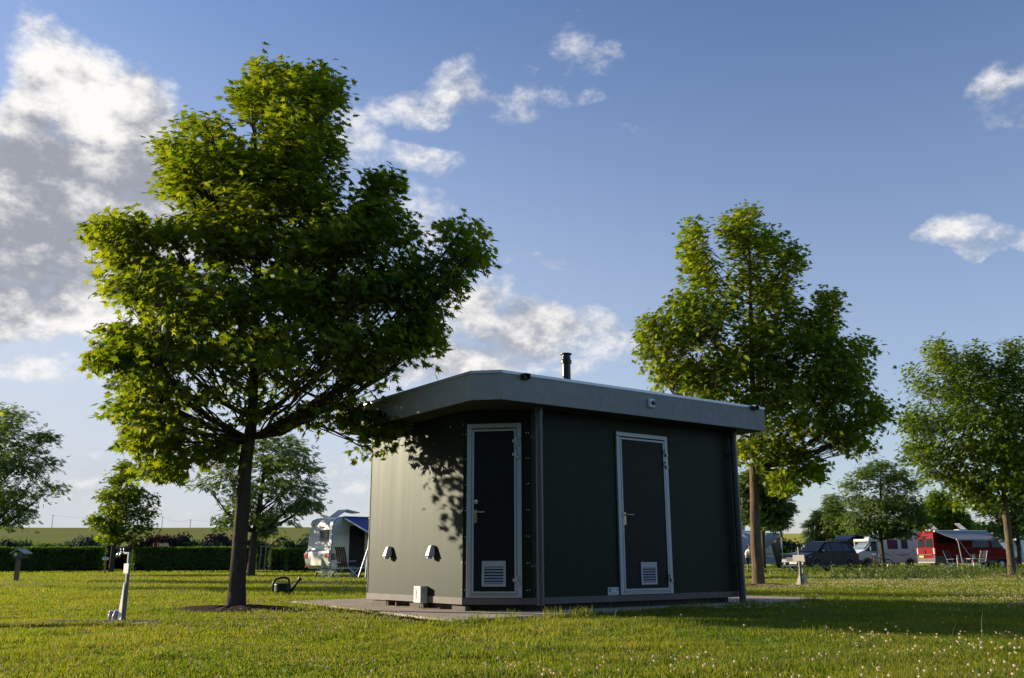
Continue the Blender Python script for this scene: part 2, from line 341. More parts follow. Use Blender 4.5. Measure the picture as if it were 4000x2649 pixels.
# bare earth strip along the paving
g = MB()
e0, e1 = Vector((-3.6, 14.75, 0)), Vector((-.72, 9.68, 0)); dr = (e1-e0).normalized(); nr = Vector((-dr.y, dr.x, 0)) * -1
for i in range(1100):
    t_ = random.random()**.8; s = random.uniform(.008, .03); q = random.uniform(-.02, .16)*min(1, t_*2+.2)*(.6+.4*math.sin(t_*19))
    p = e0.lerp(e1, t_)+nr*q; g.box((p.x, p.y, s*.4), (s*1.7, s*1.3, s), Euler((random.random()*3, random.random()*3, 0)).to_matrix())
g.quad(e0+Vector((0, 0, .006)), e0+nr*.06+Vector((0, 0, .006)), e1+nr*.17+Vector((0, 0, .006)), e1+Vector((0, 0, .006)))
tag(g.build('earth', m_soil), kind='structure')


# ------------------------------------------------------------------ service building
YAW = .9414; ZB = H-.5026
FR = Vector((math.sin(YAW), math.cos(YAW), 0)); LF = Vector((-FR.y, FR.x, 0)); CH = (FR-LF)/math.sqrt(2); UP = Vector((0, 0, 1))
P1 = Vector((-.6169, 11.5198, 0)); P2 = P1+CH*.8613; P0 = P1+LF*2.5045; P3 = P2+FR*3.7507
NL, NF, NC = -FR, -LF, (-FR-LF)/math.sqrt(2)
ZT = ZB+2.7372; ZF = ZT-.3543; OH = .3651; RC = .2699
DEP = 2.5045+.8613/math.sqrt(2); P4 = P3+LF*DEP; P5 = P0; 
shed = empty('service_building', (0, 0, 0), 0, 'dark green prefabricated wash block with grey flat roof on concrete paving', 'building')
shed.location = P1
def LC(p): return tuple(Vector(p)-P1)
class WB(MB):                                          # boxes given in wall coordinates
    def __init__(s, P, d, n): super().__init__(); s.P, s.d, s.n = P, d, n
    def pt(s, a, n, z): return Vector(LC(s.P+s.d*a+s.n*n+UP*z))
    def w(s, s0, s1, n0, n1, z0, z1):
        vs = [s.pt(a, b, c) for c in (z0, z1) for a, b in ((s0, n0), (s1, n0), (s1, n1), (s0, n1))]
        return s.add(vs, [(3, 2, 1, 0), (4, 5, 6, 7), (0, 1, 5, 4), (1, 2, 6, 5), (2, 3, 7, 6), (3, 0, 4, 7)])
    def wt(s, pts, r, n=10): return s.tube([s.pt(*p) for p in pts], r, n)
WL = (P1, LF, NL); WC = (P1, CH, NC); WF = (P2, FR, NF)
m_wall = mat('dark_green_panel', (.007, .0095, .0078), .52, var=.2, vs=1.3, bump=.05, bs=260, spec=.215, stretch=(1, 1, .25), stint=(.80, 1.0, .74))
t = m_wall.node_tree; b_ = t.nodes['Principled BSDF']; tn = t.nodes.new('ShaderNodeTexNoise'); mp_ = t.nodes.new('ShaderNodeMapping'); tc_ = t.nodes.new('ShaderNodeTexCoord'); mp_.inputs['Scale'].default_value = (9, 9, .35); tn.inputs['Scale'].default_value = 1; tn.inputs['Detail'].default_value = 6
t.links.new(tc_.outputs['Object'], mp_.inputs[0]); t.links.new(mp_.outputs[0], tn.inputs[0]); mr_ = t.nodes.new('ShaderNodeMapRange'); mr_.inputs['From Min'].default_value = .3; mr_.inputs['From Max'].default_value = .7; mr_.inputs['To Min'].default_value = .5; mr_.inputs['To Max'].default_value = .54; t.links.new(tn.outputs['Fac'], mr_.inputs[0]); t.links.new(mr_.outputs[0], b_.inputs['Roughness'])
m_frame = mat('door_frame_aluminium', (.36, .39, .41), .45, .25, var=.05, vs=10)
m_leaf = mat('door_leaf', (.0035, .006, .0055), .55, spec=.22, var=.1, vs=3)
m_fas = mat('grey_render_fascia', (.34, .325, .315), .8, var=.12, vs=9, bump=.5, bs=240, spec=.5)
m_strip = mat('plinth_strip', (.12, .10, .09), .6, var=.2, vs=5, spec=.35)
m_pipe = mat('downpipe_plastic', (.055, .057, .066), .38, spec=.6)
poly = [P1, P2, P3, P4, P0]
def pr(name, polyw, z0, z1, m, parent=shed, ins=0, **k):
    g = MB(); cx = sum((p for p in polyw), Vector())/len(polyw)
    q = [(p+(cx-p).normalized()*ins) for p in polyw]
    g.prism([(v.x-P1.x, v.y-P1.y) for v in q], z0, z1); return g.build(name, m, parent, **k)
pr('wall', poly, ZB+.078, ZF+.06, m_wall)
pr('plinth', poly, ZB, ZB+.08, m_strip, ins=-.012)
# steel base frame with lifting eyes over the open pit
pr('base_frame', [P1+(LF+FR)*.12, P2+(LF*1.0)*.14, P3+(LF-FR)*.12, P4-(LF+FR)*.1, P0+(FR-LF)*.2], .041, ZB+.002, mat('base_steel', (.03, .03, .03), .7))
g = WB(*WL)
for a, b in ((1.0, 1.35), (0, .3), (2.0, 2.42), (1.72, 1.745), (1.95, 1.975)): g = WB(*WL); g.w(a, b, -.12, -.04, .041, ZB-.02); g.build('foundation_block', mat('foundation', (.12, .11, .095), .9, var=.1), shed)
# roof
A = Matrix(((LF.x, -FR.x), (LF.y, -FR.y))); rhs = (P2+NF*OH)-(P1+NL*OH); tt = A.inverted() @ Vector((rhs.x, rhs.y)); Q = P1+NL*OH+LF*tt[0]
R1, R2 = Q+LF*RC, Q+FR*RC; R3 = P3+NF*OH+FR*OH; R4 = P4+LF*OH+FR*OH; R0 = P0+LF*OH+NL*OH
roofp = [R1, R2, R3, R4, R0]
pr('roof_fascia', roofp, ZF, ZT-.035, m_fas)
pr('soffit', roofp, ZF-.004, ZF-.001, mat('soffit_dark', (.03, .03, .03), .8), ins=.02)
rc = pr('roof_trim', roofp, ZT-.034, ZT, mat('roof_trim_metal', (.5, .52, .54), .38, .5), ins=-.014)
pr('roof_deck', roofp, ZT+.001, ZT+.006, mat('roof_felt', (.1, .1, .1), .9), ins=.06)
g = MB(); bp_ = at(2213, 1480, 13.0); q = LC((bp_.x, 13.0, 0)); tp = at(2213, 1378, 13.0).z; r = .062
g.lathe([(r*1.25, ZT+.005), (r*1.25, ZT+.04), (r, ZT+.05), (r, tp-.17), (r*1.25, tp-.165), (r*1.28, tp-.12), (r*1.02, tp-.1), (r*1.02, tp-.05), (r*.85, tp-.05), (r*.85, tp-.035), (r*1.35, tp-.03), (r*1.35, tp-.015), (r*.2, tp)], 20, c=q)
g.build('flue_pipe', mat('flue_black', (.015, .015, .016), .35), shed, smooth=False, bevel=.002)
# corner flashings and rivets
for wl_, a, b in ((WC, -.004, .055), (WC, .775, .866), (WL, -.006, .018), (WL, 2.49, 2.512), (WF, 3.69, 3.756), (WF, -.004, .05)): g = WB(*wl_); g.w(a, b, 0, .006, ZB+.08, ZF); g.build('corner_flashing', m_wall, shed)
def rivets(wall, ss, zs, o=.006):
    for a in ss:
        for z in zs: g = WB(*wall); g.w(a-.006, a+.006, o, o+.006, z-.006, z+.006); g.build('rivet', m_steel, shed, bevel=.003)
zz = [ZB+.17+i*.318 for i in range(8)]
rivets(WC, (.03,), zz); rivets(WC, (.80, .83), zz); rivets(WL, (.008,), zz); rivets(WL, (2.5,), zz)

def door(P, d, n, s0, w, lock, hs=1.):
    z0 = ZB+.0823; h = 2.12; fw = .058; T = (P, d, n)
    dr = WB(*T); dr.w(s0+fw+.004, s0+w-fw-.004, .002, .022, z0+.045, z0+h-fw-.012); D = dr.build('door', m_leaf, shed)
    f = WB(*T)
    f.w(s0, s0+fw, 0, .03, z0, z0+h); f.w(s0+w-fw, s0+w, 0, .03, z0, z0+h); f.w(s0+fw, s0+w-fw, 0, .03, z0+h-fw, z0+h); f.w(s0+fw, s0+w-fw, 0, .026, z0, z0+.03)
    f.build('door_frame', m_frame, D, bevel=.002)
    e = WB(*T); a, b, c, k = s0+fw+.006, s0+w-fw-.006, z0+.046, z0+h-fw-.013; q = .026
    e.w(a, a+q, .022, .031, c, k); e.w(b-q, b, .022, .031, c, k); e.w(a+q, b-q, .022, .031, k-q, k); e.w(a+q, b-q, .022, .031, c, c+q); e.build('leaf_edging', m_frame, D, bevel=.0015)
    e = WB(*T); e.w(s0+.02, s0+w-.03, .03, .055, z0+h-.052, z0+h-.044); e.build('drip_rail', m_alu, D)
    e = WB(*T); e.w(s0+fw, s0+w-fw, .028, .045, z0+.032, z0+.04); e.build('threshold_rail', m_alu, D)
    for zf in (.892, .813, .097):
        hg = WB(*T); z = z0+zf*h; a = s0+w-fw
        hg.w(a-.052*hs, a-.012, .031, .046, z-.018, z+.018); hg.w(a-.014, a+.008, .03, .06, z-.018, z+.042); hg.w(a+.0, a+.038, .03, .05, z-.055, z-.019); hg.w(a+.008, a+.03, .05, .062, z-.055, z-.018); hg.build('hinge', m_alu, D, bevel=.002)
    hs_ = s0+.112; hz = z0+1.02
    hd = WB(*T); hd.w(hs_-.018, hs_+.018, .022, .03, hz-.13, hz+.03); hd.wt([(hs_, .03, hz), (hs_, .07, hz), (hs_+.012, .074, hz), (hs_+.125, .072, hz)], .009); hd.build('door_handle', mat('satin_nickel', (.42, .36, .24), .35, .8), D, bevel=.004)
    kh = WB(*T); kh.w(hs_-.004, hs_+.004, .03, .032, hz-.1, hz-.075); kh.build('keyhole', m_black, D)
    if lock:
        k = WB(*T); c = k.pt(s0+.118, .022, z0+1.145); M = frame((0, 0, 0), d, UP, n).to_3x3()
        k.lathe([(.026, 0), (.026, .006), (.012, .008), (.012, .016)], 20, M, c); k.build('door_lock', m_steel, D)
    # louvre
    va, vb, vz0, vz1 = (s0+.195, s0+.49, z0+.13, z0+.432) if lock else (s0+.365, s0+.655, z0+.12, z0+.41)
    v = WB(*T); q = .028
    v.w(va, va+q, .022, .036, vz0, vz1); v.w(vb-q, vb, .022, .036, vz0, vz1); v.w(va+q, vb-q, .022, .036, vz1-q, vz1); v.w(va+q, vb-q, .022, .036, vz0, vz0+q); v.w(va+q, vb-q, .022, .033, vz1-q-.04, vz1-q)
    V = v.build('louvre', m_frame, D, bevel=.0015)
    for i in range(6):
        z = vz0+q+.008+i*.034; sp = WB(*T)
        sp.add([sp.pt(va+q, .0225, z+.016), sp.pt(vb-q, .0225, z+.016), sp.pt(vb-q, .038, z), sp.pt(va+q, .038, z), sp.pt(va+q, .0225, z+.02), sp.pt(vb-q, .0225, z+.02), sp.pt(vb-q, .038, z+.004), sp.pt(va+q, .038, z+.004)], [(0, 1, 2, 3), (7, 6, 5, 4), (0, 4, 5, 1), (1, 5, 6, 2), (2, 6, 7, 3), (3, 7, 4, 0)]); sp.build('slat', m_frame, V)
    return D
D1 = door(P1, CH, NC, .0503, .6885, True); D1['label'] = 'narrow service door with round lock on the chamfered corner'
D2 = door(P2, FR, NF, 1.418, .9586, False, .7); D2['label'] = 'wider door in the long shaded front wall'
# downpipes
def pipe(s, off, z0):
    g = WB(*WF); g.wt([(s, off, z0), (s, off, 1.2), (s, off, ZF-.11)], .048, 16); g.wt([(s, off, ZF-.11), (s, off, ZF+.02)], .056, 16); g.wt([(s, off, ZF-.33), (s, off, ZF-.31)], .053, 16)
    o = g.build('downpipe', m_pipe, shed, smooth=False, bevel=.001)
    for z in (ZB+.45, ZF-.36):
        c = WB(*WF); c.wt([(s, off, z-.01), (s, off, z+.01)], .054, 16); c.w(s-.012, s+.012, 0, off-.045, z-.014, z+.014); c.w(s-.085, s-.05, off-.06, off-.04, z-.01, z+.01); c.build('pipe_clip', m_pipe, o, bevel=.001)
sp1, _ = onplane(P2+NF*.15, FR, 2110, 2200); sp2, _ = onplane(P3-FR*.1+NF*.09, FR, 2893, 2200)
pipe(sp1, .15, ZB-.005); pipe(3.6507+sp2, .09, .042)
# fascia fittings
def fasc(px, py): return onplane(R2, FR, px, py)
FW = (R2, FR, NF)
for px, py in ((2045, 1472), (2940, 1593)):
    s, z = fasc(px, py); g = WB(*FW); g.w(s-.045, s+.045, 0, .02, z-.04, z+.03); g.w(s-.04, s+.04, .02, .09, z+.02, z+.03); g.w(s-.04, s-.034, .02, .09, z-.035, z+.02); g.w(s+.034, s+.04, .02, .09, z-.035, z+.02); g.w(s-.034, s+.034, .02, .03, z-.03, z+.02)
    o = g.build('spot_lamp', m_dark, shed); g = WB(*FW); g.w(s-.03, s+.03, .03, .034, z-.028, z+.01); g.build('lamp_lens', mat('lens', (.3, .3, .3), .15), o)
s, z = fasc(2540, 1576); g = WB(*FW); g.w(s-.05, s+.05, 0, .045, z-.06, z+.06); o = g.build('motion_sensor', m_white, shed, bevel=.012)
g = WB(*FW); M = frame((0, 0, 0), FR, UP, NF).to_3x3(); g.lathe([(.032, 0), (.03, .015), (.015, .028), (.001, .03)], 18, M, g.pt(s+.008, .045, z)); g.build('sensor_lens', mat('smoked_lens', (.06, .06, .07), .3), o, smooth=True)
# outlets, cable box on the lit end wall
def onleft(px, py):
    s, z = onplane(P1, LF, px, py); return s, z
for px, py in ((1524, 2160), (1692, 2157)):
    s, z = onleft(px, py); g = WB(*WL)
    prof = [(0, .085), (.035, .09), (.055, .075), (.095, -.035), (.095, -.05), (0, -.045)]
    vs = [g.pt(s+k*(.045-.012*(b > .05)), a, z+b) for k in (-1, 1) for a, b in prof]; n_ = len(prof)
    g.add(vs, [tuple(range(n_)), tuple(range(n_, 2*n_))[::-1]]+[(i, (i+1) % n_, n_+(i+1) % n_, n_+i) for i in range(n_)]); o = g.build('power_socket', m_white, shed, bevel=.006)
    g = WB(*WL); M = frame((0, 0, 0), LF, NL, UP).to_3x3(); M = Matrix.Rotation(R(0), 3, 'X') @ M
    g.lathe([(.03, -.085), (.036, -.075), (.036, -.055), (.032, -.045)], 16, M, g.pt(s, .055, z)); g.build('socket_cap', m_white, o, bevel=.002)
    g = WB(*WL); g.lathe([(.038, -.06), (.038, -.035)], 16, M, g.pt(s, .055, z)); g.build('socket_collar', mat('socket_blue', (.02, .05, .35), .4), o, bevel=.002)
s, z = onleft(1660, 2322); g = WB(*WL); g.w(s-.065, s+.115, 0, .105, z-.105, z+.105); o = g.build('junction_box', mat('box_plastic', (.55, .54, .5), .5, var=.05, vs=8), shed, bevel=.006); o['label'] = 'pale cable box low on the sunlit end wall'
g = WB(*WL)
for k in (-.05, -.005, .05): g.wt([(s+k, .06, z-.1), (s+k+.01, .05, z-.15), (s+k+.02, .03, .045)], .009, 8)
g.build('cable_duct', m_alu, o)
g = WB(*WL)
for a, b in (((-.015, .07), (.005, .01)), ((.005, .01), (-.012, .015)), ((-.012, .015), (.002, -.045))): g.wt([(s+.04-a[0], .107, z+a[1]), (s+.04-b[0], .107, z+b[1])], .0025, 5)
g.build('bolt_mark', mat('marker_pink', (.55, .05, .25), .5), o)
for zz_ in (z+.04, z-.05):
    g = WB(*WL); g.tube([g.pt(s-.067, .055, zz_)+Vector((0, 0, 0))+Vector((NL.x*.022*math.cos(a), NL.y*.022*math.cos(a), .022*math.sin(a))) for a in [i*math.pi/6 for i in range(13)]], .0015, 4, False); g.build('knockout_ring', mat('ring_grey', (.35, .34, .31), .5), o)
# maker's plate beside the front door
s0, z1 = onplane(P2, FR, 2374, 2295); s1, z0 = onplane(P2, FR, 2417, 2324); g = WB(*WF); g.w(s0, s1, 0, .004, z0, z1); pl = g.build('nameplate', mat('plate_white', (.6, .62, .62), .4), shed); w_ = s1-s0; h_ = z1-z0
g = WB(*WF); m_teal = mat('plate_teal', (.01, .2, .22), .5)
a = s0+w_*.07; b = a+w_*.13; c = a+w_*.31; z = z0+h_*.42; k = z0+h_*.9
g.w(a, b, .004, .005, z, k); g.add([g.pt(*q) for q in ((b+w_*.02, .0048, (z+k)/2+h_*.02), (c, .0048, k), (b+w_*.02, .0048, k))], [(0, 1, 2)]); g.add([g.pt(*q) for q in ((b+w_*.02, .0048, (z+k)/2-h_*.02), (c, .0048, z), (b+w_*.02, .0048, z))], [(0, 1, 2)]); g.add([g.pt(*q) for q in ((c, .0048, z+h_*.1), (c, .0048, k-h_*.1), (b+w_*.1, .0048, (z+k)/2))], [(0, 1, 2)])
g.build('emblem', m_teal, pl)
g = WB(*WF)
for i, (a, b) in enumerate(((.42, .62), (.42, .6), (.42, .5), (.68, .95), (.68, .95), (.68, .95))): q = z0+h_*(.84-.13*(i % 3)); g.w(s0+w_*a, s0+w_*b, .004, .0048, q-h_*.02, q+h_*.015)
g.w(s0+w_*.06, s0+w_*.38, .004, .0048, z0+h_*.25, z0+h_*.31); g.w(s0+w_*.42, s0+w_*.78, .004, .0048, z0+h_*.25, z0+h_*.31); g.w(s0+w_*.06, s0+w_*.32, .004, .0048, z0+h_*.1, z0+h_*.15); g.w(s0+w_*.38, s0+w_*.94, .004, .0048, z0+h_*.1, z0+h_*.15)
g.build('plate_lines', m_dark, pl)
# hinges that show past the far corner
for py in (1795, 1846):
    p = at(2880, py, 14.05); g = MB(); q = P3+FR*.02+LF*.35; g.box(LC((q.x, q.y, p.z)), (.05, .05, .07), Matrix.Rotation(-YAW+R(90), 3, 'Z')); g.build('side_hinge', m_alu, shed, bevel=.002)

# ------------------------------------------------------------------ trees
def star_leaf():                                       # five-lobed leaf, stem at origin, tip along +Y, width about 1
    o = [(0, 0), (.12, .0), (.3, -.16), (.2, .08), (.56, .1), (.27, .25), (.54, .58), (.19, .43), (.22, .66), (.1, .62), (0, 1.05)]
    pts = o+[(-x, y) for x, y in o[1:-1][::-1]]
    V = [(0, .3, .0)]+[(x, y, -.16*abs(x)-.1*y*y) for x, y in pts]; n = len(pts)
    return np.array(V), np.array([(0, 1+i, 1+(i+1) % n) for i in range(n)])
def spray_leaf(n=4, w=.1, l=.4):                       # feathery compound leaf
    V = []; Fc = []
    def lf(c, a):
        d = np.array([math.sin(a), math.cos(a)]); e = np.array([d[1], -d[0]]); o = len(V)
        for p, q in ((0, 0), (.45, w), (1, 0), (.45, -w)):
            k = c+d*l*p+e*q; V.append((k[0], k[1], -.15*p*abs(math.sin(a))-.05*k[1]))
        Fc.append((o, o+1, o+2)); Fc.append((o, o+2, o+3))
    for i in range(n):
        c = np.array([0, .12+i*.62/n])
        for sgn in (-1, 1): lf(c, sgn*(1.15-.12*i))
    lf(np.array([0, .7]), 0); return np.array(V), np.array(Fc)
def simple_leaf():
    return np.array([(0, 0, 0), (.3, .4, .03), (0, 1, -.1), (-.3, .4, .03)]), np.array([(0, 1, 2), (0, 2, 3)])
LEAF = {'star': star_leaf(), 'spray': spray_leaf(), 'simple': simple_leaf(), 'needle': spray_leaf(6, .035, .3)}
def norm(a): return a/np.maximum(np.linalg.norm(a, axis=-1, keepdims=True), 1e-9)
def scatter(kind, P, Nrm, Tip, size):
    V, Fc = LEAF[kind]; n = len(P); Z = norm(Nrm); Y = norm(Tip-Z*(Tip*Z).sum(1)[:, None]); X = np.cross(Y, Z)
    out = (V[None, :, 0, None]*X[:, None]+V[None, :, 1, None]*Y[:, None]+V[None, :, 2, None]*Z[:, None])*size[:, None, None]+P[:, None]
    return out.reshape(-1, 3), (Fc[None]+(np.arange(n)*len(V))[:, None, None]).reshape(-1, Fc.shape[1])
m_maple = leafmat('maple_leaf', (.038, .083, .005), (.108, .150, .008), (3.8, 3.0, 1.3), .52, .02, .7)
m_maple2 = leafmat('maple_leaf_light', (.036, .083, .005), (.10, .150, .009), (3.7, 2.9, 1.3), .5, .02, .7)
m_ash = leafmat('ash_leaf', (.05, .095, .013), (.105, .145, .022), (2.4, 2.3, 1.3), .42, .03, .5)
m_dk = leafmat('dark_leaf', (.02, .045, .012), (.04, .075, .018), (2.2, 2.2, 1.4), .35, .02, .5)
m_hedge = leafmat('hedge_leaf', (.032, .070, .006), (.075, .125, .012), (3.0, 3.0, 1.5), .42, .02, .5)
m_bark = mat('bark', (.075, .062, .045), .95, var=.3, vs=22, bump=1.0, bs=30, stretch=(1, 1, .3), spec=.1)
m_bark2 = mat('pale_bark', (.135, .10, .064), .95, var=.45, vs=22, bump=1.0, bs=34, stretch=(1, 1, .12), spec=.1)
def limb(g, a, b, r0, r1, up=.35, n=6, seg=6, wob=.04):
    a = np.array(a); b = np.array(b); L_ = np.linalg.norm(b-a); c = (a+b)/2+np.array([0, 0, -up*.3*L_])*1.0
    c[:2] += (b-a)[:2]*.15; pts = []
    for i in range(n+1):
        t = i/n; p = (1-t)**2*a+2*t*(1-t)*c+t*t*b
        if 0 < i < n: p = p+rng.normal(0, wob*L_*.3, 3)
        pts.append(p)
    g.tube(pts, [r0+(r1-r0)*(i/n)**.8 for i in range(n+1)], seg, False); return pts
def tree(name, label, base, lobes, leaf, lsize, nleaf, ml, mb, trunk, tr=0, fork=.0, cat='tree', group=None, cl=16, crad=.26, flat=.45, shell=2.2, droop=.5, W=None, twigs=True, seg=10, dens=1.0):
    """lobes: photo ellipses (px,py,rx,ry[,dy]); trunk: [(px,py,half width px)...] from the base up"""
    root = empty(name, base, 0, label, cat, group); B = np.array(base); Y0 = base.y; k0 = pxm(base)
    W = W or (max(l[0]+l[2] for l in lobes)-min(l[0]-l[2] for l in lobes))/2/pxm(at(lobes[0][0], 1900, Y0))
    # trunk
    tp = [np.array(at(p[0], p[1], Y0)) if i else B+np.array([0, 0, -.05]) for i, p in enumerate(trunk)]
    rad = [p[2]/pxm(q) for p, q in zip(trunk, tp)]; g = MB()
    pts, rr = [], []
    for i in range(len(tp)-1):
        nj = 14 if name == 'maple_tree' else 5
        for j in range(nj):
            t = j/nj; p = tp[i]*(1-t)+tp[i+1]*t; 
            pts.append(p-B); rr.append((rad[i]*(1-t)+rad[i+1]*t)*(1+random.uniform(-.03, .03)))
    pts.append(tp[-1]-B); rr.append(rad[-1])
    n_ = 28 if name == 'maple_tree' else 8; ring = rng.normal(size=n_)*.035; g.tube(pts, rr, n_)
    if n_ == 28:
        ph = rng.random(8)*6.28; kk = rng.integers(5, 13, 8)
        for vi, v in enumerate(g.v):
            a_ = 2*math.pi*(vi % n_)/n_; c_ = pts[vi//n_]; f_ = 1+ring[vi % n_]+.022*sum(math.sin(kk[j]*a_+ph[j]+v[2]*(1.5+j)) for j in range(4)); g.v[vi] = (c_[0]+(v[0]-c_[0])*f_, c_[1]+(v[1]-c_[1])*f_, v[2])
    # root flare
    rb = rad[0]; g.lathe([(rb*1.25, -.04), (rb*1.14, .03), (rb*1.05, .1), (rb*.98, .25)], 14)
    g.build('trunk', mb, root, smooth=True); g = MB()
    C = []; RR = []; WT = []
    cx = np.mean([l[0] for l in lobes])
    for l in lobes:
        c = np.array(at(l[0], l[1], Y0)); k = pxm(c); rx, rz = l[2]/k, l[3]/k; dx = abs(c[0]-tp[-1][0]-0)
        rd = math.sqrt(max(.15*W*W, W*W*.85-dx*dx))
        zt_ = l[1]
        rd = l[4] if len(l) > 4 else min(rd, rx*2.6+.3, rz*3.2+.5); own = min(rd, max(rx, rz)*1.15); nk = max(1, int(round(rd/own))); offs = [0.] if nk == 1 else list(np.linspace(-(rd-own*.8), rd-own*.8, nk*2-1))
        for q_ in offs: c = np.array(at(l[0]+random.uniform(-.15, .15)*l[2]*(q_ != 0), l[1]+random.uniform(-.1, .2)*l[3]*(q_ != 0), Y0+q_)); k = pxm(c); f_ = 1-.25*abs(q_)/max(rd, .1); C.append(c); RR.append((l[2]/k*f_, own, l[3]/k*f_)); WT.append((1.25 if l[4] < .6 else .6) if len(l) > 4 else (.25 if l[1] > 1440 and 700 < l[0] < 1500 and base.y < 14 else 1.))
    C = np.array(C); RR = np.array(RR); vol = (RR[:, 0]*RR[:, 2])**.62*np.maximum(RR[:, 1], .3)**.5; vol = np.maximum(vol, vol.mean()*.5)*np.array(WT); vol /= vol.sum()
    ncl = int(nleaf/cl); which = rng.choice(len(C), ncl, p=vol); d = norm(rng.normal(size=(ncl, 3))); q = rng.random(ncl)**(1/shell)
    q = np.where(rng.random(ncl) < .25, rng.random(ncl)*.8, q)
    d[:, 2] = np.where(d[:, 2] > .6, d[:, 2]*1.12, d[:, 2]); ctr = C[which]+d*q[:, None]*RR[which]*np.array([.96, 1, .98])
    # branches: to each lobe, then to its twigs
    ax = lambda z: np.array([np.interp(z, [p[2] for p in tp], [p[i] for p in tp]) for i in (0, 1)]+[z])
    ztop = max(p[2] for p in tp); zf = at(trunk[1][0], fork or trunk[1][1], Y0).z if True else 0
    for i, (c, r) in enumerate(zip(C, RR)):
        hz_ = math.hypot(c[0]-ax(c[2])[0], 0)
        za = min(max(zf+.02, c[2]-r[2]*.5-hz_*.9-.2), ztop-.05); za = min(c[2]+.7, ztop-.1) if WT[i] == 1.25 else za; a = ax(za); rb_ = np.interp(za, [p[2] for p in tp], rad)
        if i % 2 and len(C) > 60: continue
        s = limb(g, a-B, c-B, max(rb_*(.42 if i % 7 == 0 and hz_ > .4 else .2), .012), .009, n=7, seg=6)
        if twigs:
            idx = np.where(which == i)[0]
            for j in idx[:int(min(len(idx), 14))]:
                e = ctr[j]; st = s[rng.integers(3, 8)]; L_ = np.linalg.norm(e-B-st)
                if L_ < 2.2: limb(g, st, e-B, .011, .004, n=3, seg=3, up=.2)
    g.build('limbs', mat('limb_bark', (.07, .055, .038), .95, spec=.05, var=.3, vs=12), root, smooth=True)
    # leaves
    n = ncl*cl; w = np.repeat(np.arange(ncl), cl); off = np.clip(rng.normal(size=(n, 3)), -1.5, 1.5)*np.array([crad, crad, crad*flat]); 
    offr = np.linalg.norm(off[:, :2], axis=1); off[:, 2] -= offr*offr/crad*.35*droop
    P = ctr[w]+off; keep = P[:, 2] > .5; out = norm(np.c_[off[:, :2], np.zeros(n)]); 
    oc = norm(P-np.array([tp[-1][0], tp[-1][1], P[:, 2].mean()])*1.0)
    tip = out*.8+oc*.3+np.array([0, 0, -.55*droop-.1])+rng.normal(size=(n, 3))*.35; nr = np.array([0, 0, 1.])+oc*.55+rng.normal(size=(n, 3))*.5
    V, Fc = scatter(leaf, (P-B)[keep], nr[keep], tip[keep], (lsize*rng.uniform(.5, 1.2, n))[keep])
    npmesh('crown', V, Fc, ml, root); return root
def X1(l): return [(300+q[0]/.9224, 150+q[1]/.9224, q[2]*.86/.9224, q[3]*.88/.9224)+tuple(q[4:]) for q in l]
def X2(l): return [(2400+a/1.2544, 750+b/1.2544, c/1.2544, d/1.2544) for a, b, c, d in l]
big = X1([(700, 115, 52, 55), (760, 160, 90, 55), (880, 145, 85, 50), (900, 200, 60, 80), (780, 290, 165, 120), (630, 220, 50, 50), (900, 400, 60, 90), (770, 420, 180, 120), (460, 320, 90, 50), (350, 400, 60, 55), (420, 450, 110, 100),
    (560, 430, 110, 100), (380, 520, 90, 70), (620, 560, 180, 120), (850, 560, 150, 110), (1110, 520, 40, 60), (1080, 600, 90, 70), (1150, 680, 80, 70), (1020, 700, 160, 110), (850, 720, 180, 130), (640, 720, 150, 110), (480, 640, 110, 90), (500, 760, 70, 80),
    (110, 690, 62, 32), (210, 670, 100, 36), (170, 760, 90, 60), (330, 700, 70, 40), (300, 840, 180, 100), (190, 880, 90, 60), (1385, 690, 90, 45), (1420, 770, 70, 55), (1340, 800, 110, 80), (1330, 880, 70, 45), (1200, 840, 110, 80), (1060, 880, 170, 120), (820, 900, 210, 140), (560, 930, 190, 120), (350, 970, 190, 100),
    (1230, 960, 100, 60), (180, 1060, 60, 35), (250, 1100, 110, 80), (130, 1145, 40, 26), (430, 1110, 190, 110), (680, 1100, 210, 130), (950, 1060, 200, 110), (1150, 1080, 120, 80), (1250, 1060, 50, 50),
    (240, 1230, 100, 70), (400, 1260, 180, 90), (620, 1230, 180, 80), (820, 1200, 170, 70), (1010, 1180, 150, 70), (190, 1330, 80, 50), (310, 1370, 150, 60), (480, 1400, 150, 70), (260, 1430, 60, 30), (360, 1480, 120, 45), (300, 1530, 65, 28), (520, 1480, 60, 26, .5), (640, 1340, 90, 45, .6),
    (830, 1350, 120, 40, .8), (960, 1290, 120, 42, .8), (1000, 1350, 100, 36, .5), (1060, 1370, 90, 34, .4), (1150, 1372, 70, 28, .3), (1095, 1420, 60, 28, .3), (1060, 1468, 30, 18, .15)])
tree('maple_tree', 'tallest leafy maple left of the dark building, dark trunk in bare soil', T1, big, 'star', .12, 46000, m_maple, m_bark, [(920, 2388, 37), (932, 2200, 30), (960, 1800, 25), (985, 1640, 20), (1000, 1200, 12), (1030, 700, 6)], fork=1720, group='maple trees near the building', cl=12, crad=.16, flat=.55, seg=16)
